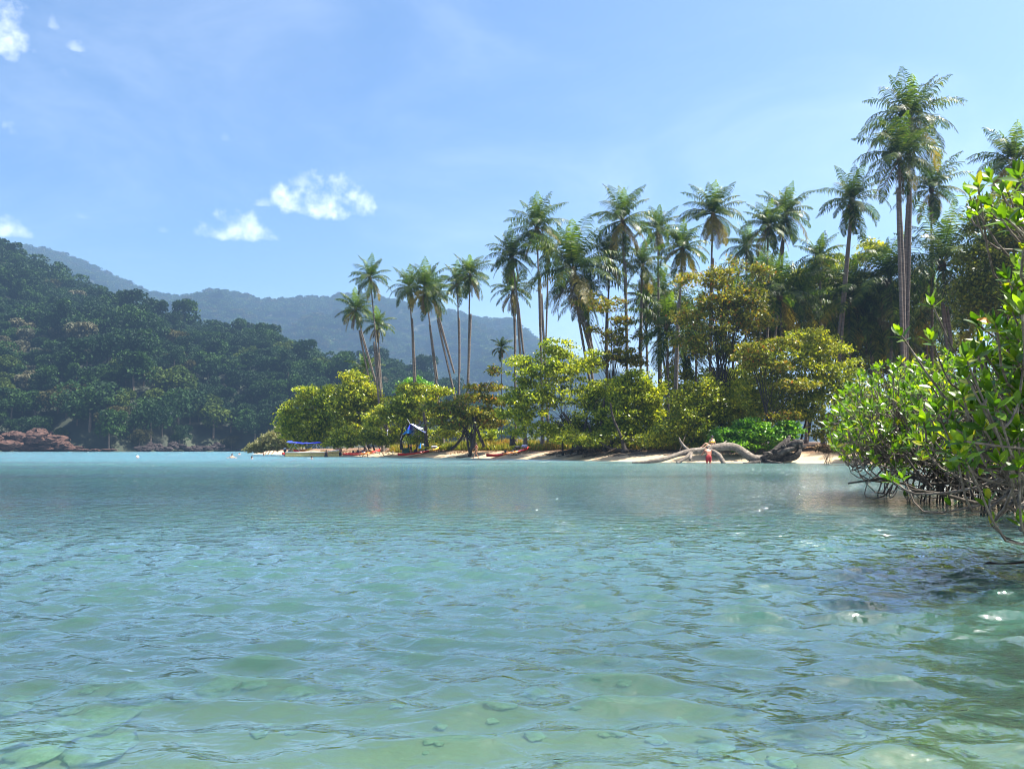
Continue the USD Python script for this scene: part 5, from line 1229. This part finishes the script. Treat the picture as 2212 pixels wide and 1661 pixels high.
kayak('red and yellow kayak with its red bow nearest the water, below the blue tarp', shore_end(860, 987, 98.5), shore_end(952, 974, 102.5), ('red_plastic', 'red_plastic', 'yellow_plastic'), .85)
kayak('red kayak with an orange middle beached in front of the leaning trunk', shore_end(753, 980, 110.0), shore_end(822, 971, 113.5), ('red_plastic', 'orange_plastic', 'red_plastic'), .82)
kayak('second red kayak, half hidden behind the one with the orange middle', shore_end(741, 979, 114.0), shore_end(790, 971, 117.5), ('red_plastic', 'red_plastic', 'red_plastic'), .78)
kayak('orange red kayak right of the woman in the red bikini', shore_end(1051, 985, 87.2), shore_end(1144, 972, 90.6), ('red_plastic', 'orange_plastic', 'red_plastic'), .82)
kayak('small red kayak seen almost end on at the stern of the boat', shore_end(611, 982, 133), shore_end(620, 978, 136), ('red_plastic', 'red_plastic', 'red_plastic'), .8)


def bundle(name, label, cat, c, dims, m, seed):
    v = ico3.vertices.copy(); v *= (1 + .5 * (meshkit.fbm(v * 1.8 + seed * 3.3, 3, seed) - .5))[:, None]
    v = np.sign(v) * np.abs(v) ** .75 * np.array(dims); v[:, 2] -= v[:, 2].min()
    t = thing(name, label, cat, c)
    obj('bag', (v, ico3.faces), M[m], t, smooth=True)
    st = trimesh.creation.torus(dims[0] * .5, .02, 16, 6); st.apply_transform(trimesh.transformations.rotation_matrix(1.5708, [1, 0, 0])); st.apply_translation([0, 0, dims[2] * 1.6])
    obj('strap', st, M['dark_cloth'], t, smooth=True)


q = shore_end(1133, 974, 90.2); bundle('gear_bag', 'white and grey bag on the raised stern of the orange red kayak', 'bag', q + [0, 0, .36], (.34, .25, .17), 'pale_cloth', 1)
q = shore_end(1118, 976, 89.7); bundle('gear_bag', 'dark bag lying just in front of the white one on the orange red kayak', 'bag', q + [0, 0, .34], (.34, .24, .14), 'dark_cloth', 2)
q = shore_end(898, 981, 100.1); bundle('gear_bag', 'black rucksack on the red and yellow kayak beside the boy', 'bag', q + [0, 0, .32], (.22, .2, .22), 'dark_cloth', 3)
q = shore_end(938, 976, 101.9); bundle('gear_bag', 'grey bundle tied on the yellow stern of the kayak below the tarp', 'bag', q + [0, 0, .36], (.36, .26, .15), 'pale_cloth', 4)
q = shore_end(800, 974, 112.4); bundle('gear_bag', 'tan bundle on the stern of the kayak with the orange middle', 'bag', q + [0, 0, .36], (.3, .24, .16), 'hair_fair', 5)
q = shore_end(785, 976, 111.6); bundle('gear_bag', 'white bag amidships on the kayak with the orange middle', 'bag', q + [0, 0, .30], (.28, .22, .14), 'white_paint', 6)

# ------------------------------------------------------------------ the canopied boat
Yb = 111.0
bl, br_ = at(620, 986, Yb), at(732, 986, Yb)
Lb = br_[0] - bl[0]
t = thing('motor_boat', 'yellowish wooden motor boat with blue canopy at the end of the sand spit', 'boat', ((bl[0] + br_[0]) / 2, Yb, 0.0), .06)
ts = np.linspace(-1, 1, 24); prof = np.linspace(0, 1, 7); rings = []
for s in ts:
    w = 1.05 * (1 - max(s - .1, 0) ** 2.2 / .9 ** 2.2 * .96) * (1 - .12 * max(-s, 0)); top = .56 + .22 * max(s, 0) ** 2
    k = np.array([[y, z] for y, z in ((0, -.22), (.62, -.20), (.86, -.05), (.95, .18), (1.0, .42), (1.0, 1.0))])
    yy_ = np.concatenate([-k[::-1, 0], k[1:, 0]]) * w; z_ = np.concatenate([k[::-1, 1], k[1:, 1]])
    z_ = np.where(z_ >= 1.0, top, z_ * .9) + (.22 * max(s - .55, 0) if True else 0)
    rings.append(np.stack([np.full(11, s * Lb / 2 + (z_ * .25 if s > .9 else 0)), yy_, z_], 1))
V = np.vstack(rings); n = 11
i, j = np.meshgrid(np.arange(23), np.arange(n - 1), indexing='ij')
Q = np.stack([i * n + j, i * n + j + 1, (i + 1) * n + j + 1, (i + 1) * n + j], -1).reshape(-1, 4)
tr_ = np.array([[0, k, k + 1] for k in range(1, n - 1)])
obj('hull', (V, np.vstack([Q[:, [0, 1, 2]], Q[:, [0, 2, 3]], tr_])), M['cream_paint'], t, smooth=40)
for sg in (0, n - 1):
    rail = np.array([r[sg] for r in rings]) + [0, 0, .02]
    obj('gunwale', tube(rail, [.055], 6), M['white_paint'], t, smooth=True)
rub = np.array([r[1] for r in rings]); rub = rub + [0, -.02, .03]
obj('rubbing_strake', tube(rub, [.035], 6), M['wet_log'], t, smooth=True)
deck = np.vstack([np.stack([[s * Lb / 2, -a, .30], [s * Lb / 2, a, .30]]) for s in np.linspace(-.96, .8, 12) for a in [.92 * (1 - max(s - .1, 0) ** 2.2 / .9 ** 2.2 * .96)]])
fd = np.vstack([[[2 * k, 2 * k + 2, 2 * k + 3], [2 * k, 2 * k + 3, 2 * k + 1]] for k in range(11)])
obj('floor', (deck, fd), M['white_paint'], t)
for s in (-.55, -.1, .35):
    b = trimesh.creation.box((.28, 1.7 if s < .2 else 1.45, .05)); b.apply_translation((s * Lb / 2, 0, .47))
    obj('thwart', b, M['cream_paint'], t)
fdk = trimesh.creation.box((.9, .8, .05)); fdk.apply_translation((.80 * Lb / 2, 0, .74)); obj('foredeck', fdk, M['white_paint'], t)
xa, xb = -Lb / 2 + .15, -Lb / 2 + 4.5
for x, zt in ((xa + .9, 1.92), (xb - .6, 1.82)):
    for sg in (-1, 1):
        obj('canopy_pole', tube([(x + (1.0 if x < -1.5 else -1.0), sg * .95, .55), (x + (.2 if x < -1.5 else -.2), sg * .95, 1.45), (x, sg * .9, zt)], [.022], 6), M['aluminium'], t, smooth=True)
        obj('canopy_pole', tube([(x - (.75 if x < -1.5 else -.75), sg * .95, .55), (x, sg * .9, zt - .05)], [.018], 6), M['aluminium'], t, smooth=True)
u, w_ = np.meshgrid(np.linspace(0, 1, 22), np.linspace(-1, 1, 11), indexing='ij')
zc = 2.05 - .10 * u - .16 * w_ ** 2 - .34 * np.sin(u * np.pi) ** 2 * (.6 + .4 * np.cos(w_ * 4)) + .04 * np.sin(u * 17 + w_ * 3)
cv = np.stack([xa + (xb - xa) * u, w_ * 1.05, zc], -1).reshape(-1, 3)
gi, gj = np.meshgrid(np.arange(21), np.arange(10), indexing='ij'); ga = gi * 11 + gj
gq = np.stack([ga, ga + 11, ga + 12, ga + 1], -1).reshape(-1, 4)
gf = np.vstack([gq[:, [0, 1, 2]], gq[:, [0, 2, 3]]])
obj('canopy', (np.vstack([cv, cv + [0, 0, .02]]), np.vstack([gf, gf[:, ::-1] + len(cv)])), M['blue_cloth'], t, smooth=50)
mo = hull(((-Lb / 2 - .18, 0, .78), .17), ((-Lb / 2 - .34, 0, .80), .14), ((-Lb / 2 - .2, 0, 1.0), .13)); obj('motor_cowl', mo, M['black_plastic'], t, smooth=True)
mc = hull(((-Lb / 2 - .18, 0, 1.06), .13), ((-Lb / 2 - .32, 0, 1.05), .11)); obj('motor_cover', mc, M['aluminium'], t, smooth=True)
obj('motor_leg', hull(((-Lb / 2 - .22, 0, .6), .07), ((-Lb / 2 - .22, 0, -.35), .05)), M['black_plastic'], t, smooth=True)
pb = at(644, 974.5, Yb); pe = at(671, 968.5, Yb + .3)
kayak('kayak with a red end and orange yellow body loaded under the blue canopy', np.array([pb[0] - .5, Yb - .35, .50]), np.array([pe[0] + .2, Yb + .45, .82]), ('red_plastic', 'orange_plastic', 'yellow_plastic'), .7)
q = at(697, 978, Yb); bundle('gear_bag', 'yellow dry bag lying in the bow half of the boat', 'bag', (q[0], Yb, .5), (.40, .22, .13), 'yellow_plastic', 7)

# ------------------------------------------------------------------ camp under the trees
t = thing('tarp', 'blue and pale tarp strung between the trunks above the fair haired boy', 'tarp', at(890, 935, 97.8))
o = at(890, 935, 97.8)
def cloth(pts, nu, nv, sag, m, name):
    a, b, c, d = [np.array(at(*p)) - o for p in pts]                # a-b is the ridge, d-c the lower edge
    u, v_ = np.meshgrid(np.linspace(0, 1, nu), np.linspace(0, 1, nv), indexing='ij')
    P = (a * (1 - u)[..., None] + b * u[..., None]) * (1 - v_)[..., None] + (d * (1 - u)[..., None] + c * u[..., None]) * v_[..., None]
    P[..., 2] -= sag * np.sin(np.pi * u) * np.sin(np.pi * v_) + .05 * np.sin(u * 11) * v_
    P = P.reshape(-1, 3)
    gi, gj = np.meshgrid(np.arange(nu - 1), np.arange(nv - 1), indexing='ij'); ga = gi * nv + gj
    gq = np.stack([ga, ga + nv, ga + nv + 1, ga + 1], -1).reshape(-1, 4); gf = np.vstack([gq[:, [0, 1, 2]], gq[:, [0, 2, 3]]])
    obj(name, (np.vstack([P, P + [0, 0, .015]]), np.vstack([gf, gf[:, ::-1] + len(P)])), M[m], t, smooth=50)
cloth([(886, 916, 97.8), (893, 917, 101.3), (893, 931, 100.3), (880, 927, 96.3)], 10, 8, .12, 'blue_cloth', 'upper_panel')
cloth([(880.4, 927, 96.2), (893, 931, 100.2), (892, 935, 98.8), (869, 938, 95.6)], 10, 8, .08, 'azure_cloth', 'lower_panel')
cloth([(886.5, 915.5, 97.8), (893.5, 916.5, 101.3), (926, 931, 101.3), (917, 935, 96.8)], 10, 8, .18, 'pale_cloth', 'pale_panel')
for p, e in (((886, 916, 97.8), (880, 905, 98.3)), ((869, 938, 95.6), (865, 950, 95.8)), ((926, 931, 101.3), (931, 925, 100.8))):
    obj('guy_rope', tube([at(*p) - o, at(*e) - o], [.012], 5), M['white_paint'], t, smooth=True)


def rounded_box(dims, r=.04):
    dx, dy, dz = [v / 2 - r for v in dims]
    return hull(*[((sx * dx, sy * dy, sz * dz), r) for sx in (-1, 1) for sy in (-1, 1) for sz in (-1, 1)])


xg, Yg_, zg = stand_at(876.5, 103.5)
t = thing('cool_box', 'dark green cool box under the blue tarp left of the boy', 'cool box', (xg, Yg_, zg), .2)
obj('box', rounded_box((.82, .6, .66)).translate((0, 0, .34)), M['green_plastic'], t, smooth=30)
obj('lid', rounded_box((.86, .64, .14)).translate((0, 0, .745)), M['green_plastic'], t, smooth=30)
obj('handle', tube(spline([(-.25, -.34, .5), (-.25, -.42, .56), (.25, -.42, .56), (.25, -.34, .5)], 12), [.02], 6), M['black_plastic'], t, smooth=True)
def hung(label, pts, m, name='beach_towel', cat='towel'):
    global t, o
    o = at(*pts[0]); t = thing(name, label, cat, o)
    cloth(pts, 8, 10, .02, m, 'cloth')
    a, b = at(*pts[0]) - o, at(*pts[1]) - o
    obj('cord', tube([a + (a - b) * .4, b + (b - a) * .4], [.012], 5), M['white_paint'], t, smooth=True)
hung('blue towel hanging right of the boy below the tarp', [(903, 951, 101), (910, 952, 101.4), (909.5, 969, 101.4), (903.5, 968, 101)], 'azure_cloth')
hung('white cloth hanging right of the blue towel', [(912, 951, 101.5), (916, 951, 101.8), (915.5, 960, 101.8), (912.3, 960, 101.5)], 'white_paint', 'hanging_cloth', 'cloth')
hung('second blue towel behind the white cloth', [(915, 948, 103), (921, 949, 103.4), (920.5, 962, 103.4), (915.3, 962, 103)], 'azure_cloth')
hung('greyish cloth hanging among the trunks left of the tarp', [(833.5, 928, 108.6), (838, 928, 108.9), (837.5, 942, 108.9), (834, 942, 108.6)], 'pale_cloth', 'hanging_cloth', 'cloth')
c = at(1147.5, 934, 80)
t = thing('hanging_bucket', 'black bucket hanging from the airy green tree over the grass', 'bucket', c)
bk = trimesh.creation.cylinder(.24, .5, sections=20); k_ = bk.vertices[:, 2] < 0; bk.vertices[k_, :2] *= .85
obj('bucket', bk, M['black_plastic'], t, smooth=30)
obj('rim', trimesh.creation.torus(.245, .02, 24, 6).apply_translation((0, 0, .25)), M['black_plastic'], t, smooth=True)
obj('rope', tube([(-.23, 0, .25), (-.05, 0, .6), (0, 0, 1.3)], [.012], 5), M['bark'], t, smooth=True); obj('rope', tube([(.23, 0, .25), (.05, 0, .6), (0, 0, .62)], [.012], 5), M['bark'], t, smooth=True)
rng = np.random.default_rng(8)
xg, Yg_, zg = stand_at(838, 109)
t = thing('driftwood_pile', 'pale pile of driftwood and stones right of the beached red kayaks', 'driftwood', (xg, Yg_, zg))
for k in range(12):
    a = rng.uniform(0, 3.14); p = rng.normal(size=3) * [.9, .4, 0]; L_ = rng.uniform(.5, 1.3); e = np.array([math.cos(a) * .8, math.sin(a) * .5, rng.uniform(-.1, .35)]) * L_ / 2
    obj('stick', tube(spline([p - e + [0, 0, .12], p + rng.normal(size=3) * .06 + [0, 0, .2], p + e + [0, 0, .15]], 6), [.05, .06, .03], 6, .2, k), M['driftwood'], t, smooth=True)
for k, (dx, Y, r_) in enumerate(((842, 108, .24), (851, 107, .2), (1228, 92, .3), (1109, 90, .2))):
    xg, Yg_, zg = stand_at(dx, Y)
    t = thing('beach_stone', ['pale rounded stone at the right end of the driftwood pile', 'smaller pale stone right of the driftwood pile', 'pale stone lying in the grass behind the orange red kayak', 'small stone at the foot of the black stump'][k], 'stone', (xg, Yg_, zg))
    v = rock_mesh(20 + k); obj('stone', (v[0] * r_ + [0, 0, r_ * .35], v[1]), M['stone'], t, smooth=30)

# ------------------------------------------------------------------ the great driftwood trunk
Yd = 60.0
o = at(1560, 1000, Yd); o[2] = 0
t = thing('driftwood_log', 'huge bleached driftwood tree with arched trunk and dark root end lying at the waterline', 'driftwood', o)
sc = Yd / FP


def wood(name, pts, radii, m, sides=14, n=40, rough=.16, seed=0, label=None):
    P = np.array([at(p[0], p[1], Yd + (p[2] if len(p) > 2 else 0)) for p in pts]) - o
    return obj(name, tube(spline(P, n), np.interp(np.linspace(0, 1, n), np.linspace(0, 1, len(radii)), radii) * sc * (.84 if m == 'driftwood' else .72), sides, rough * 1.3, seed), M[m], t, smooth=True, label=label)


wood('trunk', [(1366, 999, -1.6), (1400, 997, -1.4), (1428, 993, -1.2), (1460, 983, -.8), (1490, 975, -.4), (1520, 972, -.1), (1550, 966, 0), (1585, 965, .1), (1606, 977, .1), (1626, 990, 0), (1650, 995, 0)], [2.5, 4.5, 5.5, 5.5, 7, 8, 9.5, 10, 10, 11, 13], 'driftwood', 16, 70, .16, 3)
wood('snag_branch', [(1492, 975, -.3), (1481, 967, .1), (1471, 955, .3), (1467, 945, .4)], [5.5, 4, 3, 1.2], 'driftwood', 9, 16, .2, 4)
wood('leg_branch', [(1494, 976, -.4), (1484, 986, -.9), (1472, 995, -1.1), (1462, 1001, -1.2)], [5, 4.5, 4, 4], 'driftwood', 9, 14, .15, 5)
wood('stub_branch', [(1492, 978, -.5), (1492, 986, -.9), (1490, 993, -1.1)], [4.5, 4, 3], 'driftwood', 9, 8, .15, 6)
wood('leg_branch', [(1535, 974, -.3), (1549, 980, -.8), (1558, 990, -1.2), (1564, 1003, -1.4)], [6, 6, 5.5, 6.5], 'driftwood', 10, 16, .18, 7)
wood('rising_branch', [(1545, 970, .5), (1560, 960, 1.0), (1570, 952, 1.4)], [4, 3, 1], 'driftwood', 8, 10, .2, 8)
# the root end: a hacked mass of old roots
for k, (pts, rad) in enumerate([([(1640, 995, 0), (1668, 985, 0), (1696, 970, .2), (1722, 958, .3)], [11, 15, 17, 13]), ([(1645, 992, -.3), (1672, 976, -.3), (1697, 955, -.1), (1706, 945, 0)], [8, 12, 10, 4]), ([(1660, 994, .3), (1690, 990, .2), (1718, 984, .1), (1728, 970, .2)], [9, 11, 10, 6]),
                                ([(1690, 968, -.5), (1712, 960, -.8), (1730, 955, -.9), (1733, 966, -1.0)], [9, 9, 7, 3]), ([(1700, 975, .6), (1722, 962, .9), (1735, 950, 1.1)], [9, 8, 4]), ([(1640, 998, -.6), (1618, 1000, -1.2), (1606, 1001, -1.6)], [7, 5, 3]), ([(1655, 998, -.6), (1672, 1000, -1.3), (1690, 1001, -1.7)], [8, 6, 3]),
                                ([(1706, 950, 0), (1702, 944, 0), (1709, 941, .1)], [5, 4, 1.5]), ([(1680, 980, -.8), (1700, 972, -1.0), (1716, 968, -1.1)], [7, 7, 4])]):
    wood('root', pts, rad, 'driftwood_dark', 12, 22, .34, 20 + k)
rng = np.random.default_rng(17)
for k in range(16):
    u_ = rng.uniform(.25, 1.0); x0, y0 = 1640 + 90 * u_, 994 - 34 * u_
    a = rng.uniform(-.9, 2.4); L_ = rng.uniform(14, 30) * (.6 + .5 * u_); dz = rng.uniform(-.9, .9)
    wood('root', [(x0, y0, dz * .4), (x0 + L_ * .5 * math.cos(a), min(y0 - L_ * .4 * math.sin(a), 1001), dz), (x0 + L_ * math.cos(a + .4), min(y0 - L_ * .75 * math.sin(a + .4), 1002), dz * 1.3)], [rng.uniform(4, 8), rng.uniform(2.5, 5), 1.0], 'driftwood_dark', 8, 12, .3, 50 + k)
# buoy
c = at(297, 988.5, 95.0); c[2] = 0
t = thing('mooring_buoy', 'small white and pinkish buoy floating alone on the left of the bay', 'buoy', c)
bv = trimesh.creation.icosphere(3); bv.vertices *= [.17, .17, .16]
up_ = bv.vertices[:, 2][bv.faces].mean(1) > .02
for nm, sel, mm in (('float', up_, 'white_paint'), ('lower_float', ~up_, 'buoy_pink')):
    half_ = trimesh.Trimesh(bv.vertices + [0, 0, .10], bv.faces[sel], process=True); half_.remove_unreferenced_vertices()
    obj(nm, half_, M[mm], t, smooth=True)
obj('ring', trimesh.creation.torus(.05, .012, 14, 6).apply_transform(trimesh.transformations.rotation_matrix(1.57, [1, 0, 0])).apply_translation((0, 0, .30)), M['aluminium'], t, smooth=True)


# ------------------------------------------------------------------ haze
hz_mat = mat('haze_air', {'v': ('principled_volume', {'color': (.40, .66, 1.0), 'density': .00019, 'anisotropy': .35})}, [], volume='v.volume')
hb = trimesh.creation.box((5600, 3600, 520)); hb.apply_translation((-100, 1400, 520 / 2 - 6))
obj('haze', hb, hz_mat, kind='stuff', label='thin blue sea haze over the whole bay', cat='haze')
